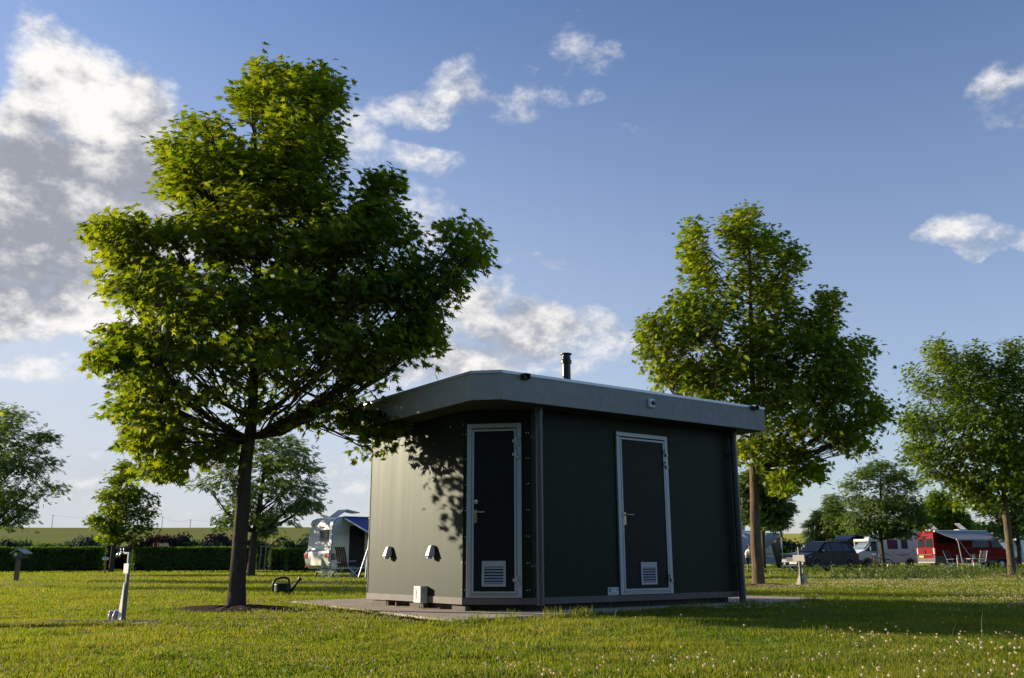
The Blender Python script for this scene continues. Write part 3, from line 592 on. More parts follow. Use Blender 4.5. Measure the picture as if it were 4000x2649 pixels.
rt = X2([(380, 190, 45, 40), (385, 260, 62, 60), (400, 340, 65, 60), (430, 420, 80, 70), (640, 120, 50, 38), (560, 160, 50, 35), (620, 200, 95, 70), (740, 235, 75, 50), (870, 300, 50, 38), (860, 350, 45, 40), (700, 320, 160, 80), (620, 430, 110, 60), (180, 640, 45, 35), (160, 720, 55, 45), (200, 800, 75, 60), (310, 560, 55, 50), (370, 530, 80, 90), (300, 690, 110, 90), (450, 640, 140, 120), (560, 540, 150, 100), (780, 470, 130, 90), (870, 560, 70, 60), (700, 670, 180, 120), (1055, 520, 42, 32), (1020, 600, 70, 60), (1040, 700, 60, 60), (930, 700, 120, 110), (1190, 770, 75, 45), (1110, 810, 120, 80),
    (260, 880, 90, 60), (380, 860, 160, 80), (560, 830, 170, 110), (760, 850, 170, 90), (980, 870, 150, 90), (1160, 900, 90, 70), (1060, 980, 160, 80), (1230, 1010, 80, 45), (1310, 1060, 60, 32), (1230, 1110, 70, 50), (860, 980, 150, 90), (700, 1010, 140, 90), (480, 980, 170, 80), (1070, 1120, 150, 60), (1180, 1220, 70, 45), (1130, 1180, 110, 60), (880, 1110, 140, 70), (720, 1160, 120, 70), (640, 1250, 60, 60), (760, 1270, 90, 50), (900, 1250, 90, 40), (870, 1350, 90, 40), (980, 1350, 45, 28), (820, 1410, 50, 25)])
tree('maple_tree', 'maple with two-pronged crown and fissured pale bark behind the far end of the building', T2, rt, 'star', .16, 27000, m_maple, m_bark2, [(2965, 2291, 24), (2952, 2120, 19), (2945, 1880, 16), (2940, 1500, 9), (2925, 900, 4)], fork=1830, group='maple trees near the building', cl=12, crad=.19, flat=.95, seg=14)
f3 = X2([(1585, 770, 42, 42), (1620, 840, 75, 60), (1775, 790, 32, 45), (1700, 860, 110, 70), (1800, 860, 45, 50), (1460, 890, 50, 22), (1520, 940, 80, 45), (1660, 970, 150, 90), (1950, 770, 50, 35), (1930, 850, 55, 60), (1980, 940, 80, 90), (1850, 970, 110, 80), (1470, 1080, 65, 40), (1440, 1130, 45, 38), (1560, 1120, 110, 70), (1740, 1110, 160, 90), (1920, 1100, 120, 90), (1500, 1210, 75, 35), (1470, 1270, 60, 22), (1600, 1260, 130, 60), (1780, 1260, 150, 80), (1950, 1260, 120, 90), (1540, 1370, 45, 20), (1640, 1370, 80, 40), (1740, 1400, 110, 50), (1880, 1410, 130, 70), (1700, 1480, 55, 28), (1800, 1490, 80, 28), (2080, 900, 90, 110), (2100, 1100, 130, 120), (2230, 1180, 90, 90), (2120, 1300, 150, 100), (2060, 1420, 120, 60)])
tree('maple_tree', 'maple at the right edge of the photo behind tall weeds', T3, f3, 'star', .17, 28000, m_maple2, m_bark2, [(3955, 2253, 15), (3940, 2100, 13), (3925, 1970, 12), (3915, 1700, 7), (3905, 1450, 3)], fork=1965, group='maple trees near the building', crad=.26, flat=.95)
def ash(px, py, lobes, label, n, size=.3, cat='tree', trunk=None, ml=None, leaf='spray', **k):
    B = gnd(px, py); return tree(k.pop('nm', 'ash_tree'), label, B, lobes, leaf, size, n, ml or m_ash, k.pop('mb', m_bark), trunk, cat=cat, **k)
G2 = 'trees further back on the campsite'
ash(-70, 2248, [(60, 1620, 60, 40), (20, 1680, 100, 70), (-60, 1650, 120, 90), (90, 1740, 70, 40), (170, 1700, 30, 25), (120, 1820, 90, 60), (190, 1800, 45, 30), (0, 1800, 120, 90), (-120, 1800, 150, 120), (200, 1895, 40, 25), (90, 1920, 100, 45), (-20, 1950, 120, 80), (-180, 1950, 120, 80), (50, 2030, 60, 35), (90, 1990, 40, 25), (-220, 1750, 80, 100)],
    'feathery ash cut off by the left edge of the photo', 6500, .32, trunk=[(-70, 2248, 18), (-65, 2080, 14), (-55, 1750, 6)], group=G2, cl=10, crad=.38)
ash(978, 2254, [(1080, 1700, 70, 35), (1130, 1750, 90, 50), (1190, 1810, 45, 45), (1060, 1800, 110, 60), (860, 1800, 60, 30), (900, 1850, 90, 45), (800, 1880, 38, 25), (830, 1930, 60, 30), (960, 1930, 90, 60), (1090, 1890, 110, 60), (1200, 1900, 50, 55), (1140, 1970, 90, 50), (1030, 2010, 70, 45), (1120, 2030, 50, 25), (930, 2000, 50, 28), (900, 2030, 30, 18), (1210, 1960, 30, 20), (980, 1720, 90, 50)],
    'ash with airy crown directly behind the trunk of the big maple', 3900, .3, trunk=[(978, 2254, 17), (995, 2080, 13), (1010, 2000, 11), (1040, 1780, 5)], group=G2, cl=10, crad=.36)
ash(433, 2237, [(482, 1815, 22, 22), (505, 1850, 40, 40), (455, 1870, 45, 35), (475, 1920, 70, 45), (415, 1935, 35, 30), (530, 1930, 50, 40), (592, 1955, 25, 40), (440, 1990, 60, 40), (510, 2000, 80, 50), (580, 2010, 35, 40), (375, 2025, 35, 18), (410, 2050, 50, 32), (480, 2060, 80, 40), (560, 2055, 50, 28), (440, 2100, 55, 22), (510, 2100, 45, 15)],
    'small pointed maple in the gap between two clipped hedges', 7000, .26, trunk=[(433, 2237, 10), (445, 2130, 8), (470, 1850, 3)], group=G2, leaf='star', ml=m_maple2, cl=12, crad=.24, nm='maple_tree')
ash(2985, 2237, [(2960, 1900, 90, 50), (3040, 1900, 40, 40), (3020, 1960, 55, 45), (2930, 1970, 60, 60), (3000, 2000, 70, 35), (3050, 1985, 25, 25), (2940, 2010, 60, 30), (3020, 2040, 40, 16), (2900, 1900, 40, 60), (2960, 1860, 50, 30)],
    'dark round ash behind the white caravan awning', 5500, .34, trunk=[(2985, 2237, 9), (2980, 2080, 7), (2975, 1900, 4)], group=G2, cl=10, crad=.34, droop=.3)
ash(3455, 2228, [(3440, 1815, 55, 28), (3380, 1845, 50, 32), (3500, 1850, 55, 32), (3330, 1890, 45, 35), (3555, 1890, 40, 40), (3440, 1890, 90, 55), (3310, 1950, 30, 40), (3390, 1970, 80, 50), (3500, 1960, 80, 50), (3575, 1970, 32, 45), (3330, 2020, 45, 35), (3420, 2040, 80, 35), (3530, 2030, 65, 32), (3595, 2030, 22, 25), (3360, 2065, 50, 18), (3560, 2075, 50, 16), (3490, 2075, 50, 18)],
    'round-crowned ash standing in front of the white motorhome', 9000, .27, trunk=[(3455, 2228, 7.5), (3441, 2110, 7.5), (3440, 1980, 5), (3440, 1850, 2.5)], group=G2, cl=10, crad=.3)
ash(3255, 2216, [(3255, 1945, 25, 15), (3255, 1975, 40, 22), (3240, 2010, 32, 25), (3280, 2010, 35, 25), (3250, 2050, 45, 30), (3300, 2050, 40, 30), (3270, 2085, 55, 25), (3330, 2080, 50, 30)],
    'loose light green tree between the spruce and the round ash', 5000, .38, trunk=[(3255, 2216, 6), (3255, 2100, 4), (3255, 1960, 2)], group=G2, cl=8, crad=.4)
ash(3690, 2216, [(3664, 1935, 22, 16), (3655, 1965, 38, 22), (3705, 1975, 35, 20), (3630, 1995, 32, 20), (3690, 2005, 60, 28), (3740, 2010, 30, 26), (3640, 2035, 55, 28), (3715, 2040, 60, 28), (3765, 2045, 18, 26), (3610, 2060, 40, 16)],
    'yellowish green maple behind the roof of the red van', 6500, .36, trunk=[(3690, 2216, 6), (3690, 2090, 4), (3680, 1950, 2)], group=G2, leaf='star', ml=m_maple2, cl=10, crad=.42, nm='maple_tree')
ash(3985, 2228, [(3895, 1960, 35, 25), (3870, 1985, 25, 18), (3925, 1985, 40, 28), (3900, 2030, 35, 22), (3980, 1960, 60, 50), (3985, 2030, 60, 40), (4060, 1980, 60, 70), (3930, 2075, 22, 18), (4050, 2060, 50, 30), (4000, 1880, 60, 50)],
    'slim tree partly hidden by the rightmost maple trunk', 5000, .28, trunk=[(3985, 2228, 8), (3975, 2090, 6), (3970, 1900, 3)], group=G2, cl=8, crad=.34)
ash(3190, 2216, [(3200, 2000, 10, 18), (3192, 2030, 26, 10), (3170, 2036, 18, 6), (3205, 2052, 26, 10), (3168, 2072, 20, 7), (3192, 2080, 34, 12), (3185, 2108, 36, 14), (3205, 2128, 42, 14)],
    'dark drooping spruce beyond the parked car', 4200, .6, trunk=[(3190, 2216, 4), (3193, 2100, 3), (3198, 1990, 1)], group=None, leaf='needle', ml=m_dk, cl=8, crad=.3, nm='spruce_tree', flat=.25, droop=1.2)
# young staked tree
B = gnd(1042, 2236)
ash(1042, 2236, [(1035, 2045, 26, 28), (1050, 2075, 30, 22), (1020, 2085, 20, 14)], 'thin young tree tied between wooden stakes beside the clipped hedge', 900, .2, trunk=[(1030, 2236, 2.2), (1038, 2120, 1.6), (1042, 2060, 1)], cl=8, crad=.25, W=.6)
st = empty('tree_stake', gnd(1025, 2237), 0, 'three thin wooden poles with a cross rail round the young tree', 'tree support'); b0 = st.location
for px, dy in ((1012, 0), (1031, -.1), (1042, .5)):
    a = gnd(px, 2237); g = MB(); x = a.x-b0.x; g.tube([(x, dy, 0), (x+.08, dy*.8, 1.72)], .035, 6); g.build('pole', mat('stake_wood', (.3, .22, .14), .8), st)
g = MB(); g.box((gnd(1012, 2237).x-b0.x+.35, 0, 1.68), (.75, .06, .06)); g.box((gnd(1038, 2237).x-b0.x+.12, .2, 1.6), (.4, .06, .05)); g.build('cross_rail', MATS['stake_wood'], st)
# two more trees off to the left whose long shadows cross the lawn
for x, y, h in ((-18.5, 28, 0), (-24, 37, 1)):
    s_ = 1.0; B = Vector((x, y, 0)); root = empty('maple_tree', B, 0, 'maple standing outside the left edge of the photo, %s one' % ('nearer' if not h else 'farther'), 'tree', 'trees left of the photo')
    g = MB(); g.tube([(0, 0, -.05), (.05, 0, 2), (0, .1, 6)], [.14, .11, .04], 8); 
    for i in range(14): a = i*2.4; limb(g, (0, .03, 1.8+i*.25), (1.7*math.cos(a), 1.7*math.sin(a), 2.8+i*.33), .03, .008)
    g.build('trunk', m_bark, root); n = 300; c = rng.normal(size=(n, 3)); c = norm(c)*rng.random((n, 1))**.4*np.array([2.2, 2.2, 2.6])+np.array([0, 0, 4.6]); P = np.repeat(c, 12, 0)+rng.normal(size=(n*12, 3))*.22
    V, Fc = scatter('star', P, rng.normal(size=P.shape)+np.array([0, 0, 1]), rng.normal(size=P.shape)+np.array([0, 0, -.5]), rng.uniform(.14, .22, len(P))); npmesh('crown', V, Fc, m_maple, root)

# unseen tree belt added behind the camera to darken reflections and shaded sides
n = 26000; bx = rng.uniform(-60, 70, n); bt = 9+5*vnoise(bx, bx*0, .12, 41); bz = rng.random(n)**.8*bt; by = -26-4*np.sin(bx*.3)-np.abs(rng.normal(size=n))*1.5
P = np.c_[bx, by, bz]; V, Fc = scatter('simple', P, rng.normal(size=P.shape)+np.array([0, 1, .4]), rng.normal(size=P.shape), rng.uniform(.8, 1.5, n)); tag(npmesh('woodland', V, Fc, m_dk), 'dense belt of trees added unseen behind the camera', 'woodland', kind='stuff')

# ------------------------------------------------------------------ hedges and shrubs
def hedge(px0, px1, py, pyt, label, depth=1.0, n=9000, ls=.13, seedgap=0, name='hedge'):
    a, b = gnd(px0, py), gnd(px1, py); y = (a.y+b.y)/2; a.x *= y/a.y; b.x *= y/b.y; w = b.x-a.x; top = at((px0+px1)/2, pyt, y).z
    root = empty(name, (a.x, y, 0), 0, label, 'hedge', 'clipped hedges')
    g = MB(); g.b2((.18, .2, .12), (w-.18, depth-.15, top-.14));  # solid near-black core painted as the shade inside the hedge; stem tubes follow
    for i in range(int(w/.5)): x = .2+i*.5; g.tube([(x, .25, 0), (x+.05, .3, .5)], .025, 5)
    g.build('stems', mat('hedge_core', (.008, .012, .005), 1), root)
    f = rng.random(n); P = np.empty((n, 3)); nr = np.empty((n, 3)); 
    A = np.array([w*top, w*depth, depth*top*1, depth*top, ]); A = A/A.sum(); s = rng.choice(4, n, p=A)
    u = rng.random(n); v = rng.random(n); dz = np.abs(rng.normal(size=n))*.07
    P[:, 0] = np.where(s == 2, dz, np.where(s == 3, w-dz, u*w)); P[:, 1] = np.where(s == 0, dz, np.where(s == 1, u*0+v*depth, u*depth)); P[:, 2] = np.where(s == 1, top-dz+.03, v*top)
    P[:, 1] = np.where(s >= 2, u*depth, P[:, 1]); P[:, 2] = np.where(s >= 2, v*top, P[:, 2])
    bul = (vnoise(P[:, 0], P[:, 2], 1.4, 5)-.5)*.14; P[:, 1] += np.where(s == 0, bul, 0); P[:, 2] += (s == 1)*((vnoise(P[:, 0], P[:, 1], 2., 2)-.5)*.08+.0)
    keep = (P[:, 2] > .12) & ~((s == 0) & (vnoise(P[:, 0], P[:, 2], 2.2, 8) > .80)) & ~((P[:, 2] < .3) & (vnoise(P[:, 0], P[:, 2], 1.5, 4) > .5))
    nb = np.array([(0, -1, .1), (0, 0, 1), (-1, 0, 0), (1, 0, 0)])[s]+rng.normal(size=(n, 3))*.6
    V, Fc = scatter('simple', P[keep], nb[keep], (rng.normal(size=(n, 3))+np.array([0, 0, -.3]))[keep], (ls*rng.uniform(.6, 1.2, n))[keep]); npmesh('foliage', V, Fc, m_hedge, root); return root
hedge(-120, 386, 2237, 2139, 'clipped hedge at the left edge behind the wooden post box', n=12000)
hedge(508, 985, 2236, 2139, 'long clipped hedge behind the big maple trunk', n=13000)
hedge(1046, 1118, 2236, 2144, 'short clipped hedge block just right of the wooden stakes', n=2600)
hedge(1112, 1330, 2237, 2144, 'clipped hedge running behind the blue-awning caravan', n=6000)
hedge(380, 515, 2228, 2163, 'low hedge far back in the gap behind the numbered sign', n=3500)
hedge(960, 1110, 2227, 2167, 'low hedge seen between the wooden stakes', n=3500)
hedge(3030, 3125, 2226, 2165, 'dark hedge behind the flag pole and the black car', n=3500)
def shrub(px, w, pyt, Y, label, ml, n=2600, ls=.3, name='shrub', pyb=2204, kind=None):
    c = at(px, 2200, Y); k = pxm(c); hw = w/k; top = at(px, pyt, Y).z; root = empty(name, (c.x, Y, 0), 0, label, 'shrub', None)
    g = MB()
    for i in range(6): a = i; g.tube([(0, 0, 0), (hw*.5*math.cos(a), .4*math.sin(a), top*.6)], [.06, .02], 5)
    g.build('stems', m_bark, root)
    nb = 14; bc = np.c_[rng.uniform(-.8, .8, nb)*hw, rng.uniform(-.8, .8, nb)*min(hw, 1.5), rng.uniform(.25, .74, nb)*top]; br = rng.uniform(.2, .4, nb)*top
    bc[:, 2] = np.minimum(bc[:, 2], top*(1-.45*(np.abs(bc[:, 0])/hw)**2)-br*.8)
    w_ = rng.integers(0, nb, n); d = norm(rng.normal(size=(n, 3))); P = bc[w_]+d*br[w_][:, None]*rng.uniform(.75, 1.08, (n, 1)); keep = P[:, 2] > .05
    V, Fc = scatter('simple', P[keep], (d+rng.normal(size=(n, 3))*.5)[keep], (rng.normal(size=(n, 3)))[keep], (ls*rng.uniform(.6, 1.2, n))[keep])
    npmesh('foliage', V, Fc, ml, root)
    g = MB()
    for c_, r_ in zip(bc, br): M = Matrix.Scale(1, 3); g.lathe([(.05, -r_*.75), (r_*.55, -r_*.5), (r_*.78, 0), (r_*.55, r_*.5), (.05, r_*.75)], 8, None, c_)  # near-black solid cores stand in for the shade inside the leaves
    g.build('dark_core', mat('shrub_core', (.012, .016, .008), 1), root); return root
m_mar = leafmat('maroon_leaf', (.022, .013, .011), (.042, .022, .017), (1.6, .9, .8), .3, .015, .4)
m_silv = leafmat('silvery_leaf', (.085, .10, .06), (.14, .15, .09), (1.1, 1.1, 1), .25, .02, .4)
m_yel = leafmat('golden_leaf', (.12, .13, .02), (.2, .19, .03), (2, 2, 1), .4, .05, .4)
for px, w, pt, Y, lb, ml in ((10, 60, 2100, 84, 'green shrub behind the left hedge, nearest the photo edge', m_dk), (90, 60, 2106, 86, 'green shrub behind the left hedge above the wooden post box', m_dk), (165, 55, 2112, 85, 'lowest green shrub between two others behind the left hedge', m_hedge), (235, 60, 2104, 84, 'green shrub just left of the silvery shrub', m_dk),
        (345, 80, 2082, 84, 'silvery grey-green shrub behind the end of the left hedge', m_silv), (425, 50, 2120, 86, 'dull silvery shrub behind the trunk of the small pointed maple', m_silv), (590, 75, 2082, 84, 'maroon-leaved shrub behind the small red goal', m_mar), (680, 65, 2078, 83, 'maroon shrub with spiky top right of the small red goal', m_mar), (500, 55, 2118, 86, 'dark shrub left of the maroon shrubs', m_dk),
        (775, 60, 2096, 84, 'green shrub between two maroon shrubs', m_hedge), (830, 45, 2104, 83, 'silvery shrub in front of the maroon bush by the maple trunk', m_silv), (862, 55, 2064, 85, 'domed maroon shrub just left of the big maple trunk', m_mar), (965, 50, 2090, 86, 'maroon shrub just right of the big maple trunk', m_mar), (1030, 50, 2104, 86, 'green shrub behind the staked young tree', m_dk),
        (1105, 40, 2088, 86, 'golden green shrub left of the caravan', m_yel), (1175, 70, 2086, 85, 'dark green shrub directly behind the blue-awning caravan', m_dk),
        (3070, 45, 2094, 90, 'bushy dark shrub beside the green flag', m_dk), (3140, 55, 2118, 92, 'low maroon shrub above the bonnet of the black car', m_mar), (3215, 50, 2112, 94, 'low dark shrub at the foot of the spruce', m_dk), (3330, 60, 2095, 96, 'green shrub behind the open car boot', m_hedge), (3420, 60, 2110, 96, 'dark shrub behind the motorhome cab', m_dk)):
    shrub(px, w, pt, Y, lb, ml, n=int(1600+w*16))
# wood on the skyline
n = 2500; c = at(3850, 2060, 330); P = np.c_[c.x+rng.normal(size=n)*9, 330+rng.normal(size=n)*4, c.z-1.5+rng.random(n)*3.2*(.6+.4*np.sin(np.arange(n)))]
V, Fc = scatter('simple', P, rng.normal(size=P.shape), rng.normal(size=P.shape), rng.uniform(.8, 1.6, n)); tag(npmesh('woodland', V, Fc, m_dk), 'small dark wood on the skyline at right', 'woodland', kind='stuff')

# ------------------------------------------------------------------ poles and wires on the hill
prev = None
for px, pb, pt, lb in ((200, 2080, 2012, 'leftmost and tallest of the thin power poles, behind the ash'), (631, 2072, 2018, 'thin power pole right of the small pointed maple'), (742, 2066, 2030, 'second thin power pole, nearer the big maple trunk'), (1169, 2072, 2030, 'thin power pole just left of the caravan')):
    Y = 372; b = at(px, pb, Y); t_ = at(px, pt, Y); root = empty('power_pole', b, 0, lb, 'power pole', 'power poles on the hill')
    g = MB(); g.tube([(0, 0, -2), (0, 0, t_.z-b.z)], [.12, .09], 6); g.build('pole', m_wood, root); g = MB(); g.box((0, 0, t_.z-b.z-.15), (1.1, .1, .1)); g.build('cross_arm', m_wood, root)
    if prev is not None:
        g = MB(); q = t_-prev; pts = [Vector((q.x*i/12, 0, q.z*i/12-1.2*(1-(2*i/12-1)**2))) for i in range(13)]; g.tube(pts, .022, 4); o = g.build('power_line', m_dark); o.location = prev; tag(o, 'thin overhead wire ' + lw, 'power line', 'wires on the hill')
    prev = t_; lw = {200: 'left of the small pointed maple', 631: 'between the first two clear poles', 742: 'running behind the big maple trunk'}.get(px, '')

# ------------------------------------------------------------------ small red goal, numbered sign, wooden post box
Y = 76; a = at(600, 2136, Y); root = empty('goal', (a.x, Y, 0), 0, 'small red-framed goal with net showing above the long hedge', 'goal'); top = at(600, 2122, Y).z; w = 50/pxm(a)
g = MB(); m_gr = mat('goal_red', (.5, .03, .05), .4); x1 = w*.32
g.tube([(0, 0, 0), (0, 0, top), (x1, 0, top), (x1, 0, 0)], .04, 6); g.tube([(x1, 0, top), (w*.75, .5, top)], .03, 5); g.build('goal_frame', m_gr, root)
g = MB()
for i in range(9): x = x1+(w-x1)*i/8; g.tube([(x, .3, top), (x+.12, .6, top-.8)], .018, 4)
for i in range(5): g.tube([(x1, .3+i*.06, top-i*.16), (w, .4+i*.06, top-i*.17)], .018, 4)
g.build('net', mat('net_white', (.5, .46, .4), .8), root)
B = gnd(409, 2239); k = pxm(B); root = empty('number_sign', B, R(-22), 'white double arrow sign reading 64 and 63 on an orange stake', 'sign'); zc = at(409, 2182, B.y).z; hh = 7.5/k; ww = 18/k
g = MB(); g.box((0, 0, zc/2), (.08, .06, zc)); g.build('stake', mat('stake_orange', (.42, .14, .04), .7), root)
g = MB(); pol = [(-ww*.78, -hh*.72), (ww*.78, -hh*.72), (ww, 0), (ww*.78, hh*.72), (-ww*.78, hh*.72), (-ww, 0)]; g.prism(pol, -.045, -.065, lambda x, y, z: (x, z, y+zc)); sb = g.build('sign_board', m_white, root)
text('64  63', hh*1.15, frame((0, -.066, zc), (1, 0, 0), (0, 0, 1), (0, -1, 0)), m_dark, 'numerals', sb, bold=.006)
B = gnd(62, 2272); k = pxm(B); root = empty('post_box', B, R(-14), 'wooden post topped by a little gabled box with green front', 'post'); z0 = at(62, 2176, B.y).z; z1 = at(62, 2143, B.y).z
g = MB(); g.box((0, 0, z0/2), (.13, .11, z0)); g.build('post', m_wood, root)
g = MB(); g.b2((-.14, -.13, z0-.04), (.26, .16, z1-.1)); bx = g.build('box', mat('box_green', (.03, .055, .035), .6, var=.2), root)
g = MB(); g.b2((-.1, -.135, z0+.04), (.02, -.125, z1-.14)); g.build('paper_notice', m_cream, bx); g = MB(); g.b2((.08, -.135, z0+.02), (.25, -.125, z1-.16)); g.build('panel', mat('panel_blue', (.04, .07, .09), .5), bx)
g = MB(); g.prism([(-.24, z1-.16), (.07, z1), (.38, z1-.16), (.38, z1-.19), (.07, z1-.035), (-.24, z1-.19)], -.2, .22, lambda x, y, z: (x, z, y)); g.build('roof', mat('roof_board', (.42, .38, .32), .7), root)
g = MB(); g.prism([(-.14, z1-.12), (.07, z1-.04), (.26, z1-.12)], -.13, .15, lambda x, y, z: (x, z, y)); g.build('gable', MATS['box_green'], root)

# ------------------------------------------------------------------ water posts
def tap(g, x, z, s=1.):
    g.tube([(x, 0, z), (x, 0, z+.04*s)], .01*s, 8); g.tube([(x, 0, z+.015*s), (x-.03*s, -.02*s, z+.01*s), (x-.05*s, -.03*s, z-.02*s), (x-.052*s, -.03*s, z-.05*s)], [.014*s, .016*s, .012*s, .01*s], 8); g.tube([(x-.015*s, 0, z+.02*s), (x-.015*s, 0, z+.055*s)], .007*s, 6)
    g.tube([(x-.05*s, .01, z+.055*s), (x+.03*s, -.01, z+.06*s)], .007*s, 6)
B = gnd(478, 2436); root = empty('water_post', B, R(-38), 'steel water post with two taps and triangular white panel over the drain', 'water tap'); k = pxm(B); ht = at(507, 2157, B.y).z
g = MB(); g.b2((.0, -.016, 0), (.03, .016, ht)); p_ = g.build('post', m_galv, root, bevel=.003)
g = MB(); g.b2((-.17, -.014, ht-.022), (-.004, .014, ht)); g.build('arm', m_galv, root, bevel=.003)
for x in (-.16, -.1): g = MB(); tap(g, x, ht-.015, .8); g.build('tap', m_steel, root, smooth=True)
g = MB(); zz_ = at(500, 2275, B.y).z; g.prism([(-.074, .0), (.006, .0), (.008, zz_), (-.004, zz_)], -.026, -.021, lambda x, y, z: (x, z, y)); g.build('side_panel', mat('panel_white', (.88, .84, .76), .5), root)
zc = at(498, 2221, B.y).z; g = MB(); g.b2((-.02, -.034, zc-.052), (.076, -.028, zc+.052)); g.build('plate', MATS['panel_white'], root, bevel=.002)
for x, lean in ((-.2, .012), (-.115, .03)):
    g = MB(); g.tube([(x-.02, -.02, -.04), (x-.01, -.02, .07), (x+lean, -.02, .115)], .03, 12); g.tube([(x+lean*.6, -.02, .095), (x+lean*1.1, -.02, .125)], .034, 12); g.build('drain_pipe', mat('pipe_grey', (.33, .33, .34), .45), root, smooth=True)
# drain pit with its concrete rim and metal lid, set in the lawn
root = empty('drain_pit', (PITC.x, PITC.y, 0), R(-6), 'sunken drain tray with concrete rim at the foot of the near water post', 'drain')
g = MB(); L_ = .62; D_ = .34
g.b2((-L_, D_-.05, -.02), (L_, D_, .038)); g.b2((-L_, -D_, -.02), (L_, -D_+.05, .018)); g.b2((-L_, -D_+.05, -.02), (-L_+.07, D_-.05, .024)); g.b2((L_-.1, -D_+.05, -.02), (L_, D_-.05, .026)); g.build('rim', m_conc, root)
g = MB(); g.b2((-L_+.07, -D_+.05, -.01), (L_-.1, D_-.05, .006)); g.build('tray', mat('tray_dark', (.035, .035, .035), .6), root)
g = MB(); g.b2((.0, -.2, .02), (.34, .02, .03)); g.build('lid', m_galv, root)
B = gnd(3131, 2290); k = pxm(B); root = empty('water_post', B, R(-40), 'far water post with cream square plate standing in sun beyond the building shadow', 'water tap'); ht = at(3120, 2137, B.y).z
g = MB(); g.tube([(0, 0, 0), (0, 0, ht*.3), (0, 0, ht)], [.05, .04, .035], 8); g.tube([(0, 0, ht*.28), (0, 0, ht*.32)], .055, 8); g.build('post', mat('post_grey', (.14, .13, .13), .5), root)
g = MB(); g.tube([(-.02, 0, ht-.02), (.14, 0, ht-.02)], .018, 8); g.build('arm', m_galv, root); g = MB(); tap(g, .15, ht-.02, 1.1); g.build('tap', m_steel, root)
a = at(3102, 2180, B.y); b = at(3139, 2180, B.y); zc = a.z; w = (b.x-a.x)*1.25; g = MB(); g.b2((-w/2, -.055, zc-.075), (w/2, -.045, zc+.075)); g.build('plate', m_cream, root)
zz_ = at(3125, 2215, B.y).z; g = MB(); g.prism([(-.17, 0), (.17, 0), (.012, zz_), (-.012, zz_)], .05, .06, lambda x, y, z: (x, z, y)); g.build('side_panel', m_cream, root)

# ------------------------------------------------------------------ watering can
B = gnd(1102, 2325); k = pxm(B); s = 1/k; m_can = mat('can_green', (.006, .022, .012), .4, spec=.25); root = empty('watering_can', B, 0, 'dark green watering can left on the grass by the paving', 'watering can')
g = MB(); prof = [(.1, 0), (31*s, .0), (33*s, .02), (31.5*s, 20*s), (32*s, 38*s), (32*s, 43*s), (30*s, 44*s), (28*s, 45*s), (.02, 46*s)]
g.lathe(prof, 24); g.build('body', m_can, root, smooth=True, bevel=0)
g = MB(); g.tube([(-27*s, 0, 4*s), (-36*s, 0, 14*s), (-38*s, 0, 36*s), (-36*s, 0, 50*s), (-28*s, 0, 60*s), (-10*s, 0, 65*s), (12*s, 0, 66*s), (22*s, 0, 60*s), (25*s, 0, 50*s), (24*s, 0, 42*s)], 4.3*s, 10); g.build('handle', m_can, root, smooth=True)
g = MB(); g.tube([(26*s, 0, 8*s), (40*s, 0, 22*s), (52*s, 0, 40*s), (62*s, 0, 56*s)], [9*s, 5.5*s, 4*s, 3.5*s], 10); sp_ = g.build('spout', m_can, root, smooth=True)
g = MB(); g.tube([(60*s, 0, 55*s), (67*s, 0, 63*s), (69*s, 0, 65*s)], [4*s, 9*s, 9.5*s], 12); g.build('rose', m_dark, sp_)

# ------------------------------------------------------------------ vehicles
m_navy = mat('navy_paint', (.003, .005, .016), .25, coat=.06, spec=.12)
m_vred = mat('red_paint', (.2, .003, .004), .45, spec=.08)
m_vwht = mat('white_paint', (.58, .6, .56), .4, spec=.3, var=.04, vs=2)
m_pgrey = mat('grey_bumper', (.06, .06, .062), .55)
m_chrome = mat('chrome', (.75, .75, .75), .12, 1.)
m_lamp = mat('headlamp', (.7, .72, .75), .1, .3)
m_tyre = mat('tyre', (.015, .015, .015), .85)
m_fab = mat('awning_grey', (.20, .21, .235), .8, var=.08, vs=3)
m_yel_p = mat('yellow_plate', (.8, .55, .03), .4)
def wheel(root, x, y, r=.34, w=.22, side=1, spokes=5):
    g = MB(); M = Matrix.Rotation(R(90), 3, 'X'); g.lathe([(r*.62, -w/2), (r*.93, -w/2), (r, -w*.35), (r, w*.35), (r*.93, w/2), (r*.62, w/2), (r*.6, 0)], 24, M, (x, y, r)); t = g.build('wheel', m_tyre, root, smooth=False, bevel=.01, seg=1)
    g = MB(); yy = y+side*w*.42
    g.tube([(x, yy-side*.03, r), (x, yy, r)], r*.16, 12)
    for i in range(spokes):
        a = 2*math.pi*i/spokes+.3; g.box((x+math.cos(a)*r*.36, yy-side*.02, r+math.sin(a)*r*.36), (r*.58, .03, r*.15), Matrix.Rotation(-a, 3, 'Y'))
    n = 24
    for i in range(n): a = 2*math.pi*i/n; b = 2*math.pi*(i+1)/n; g.tube([(x+math.cos(a)*r*.63, yy-side*.01, r+math.sin(a)*r*.63), (x+math.cos(b)*r*.63, yy-side*.01, r+math.sin(b)*r*.63)], r*.05, 4, False)
    g.build('rim', mat('alloy', (.75, .75, .77), .35, .3), t); return t
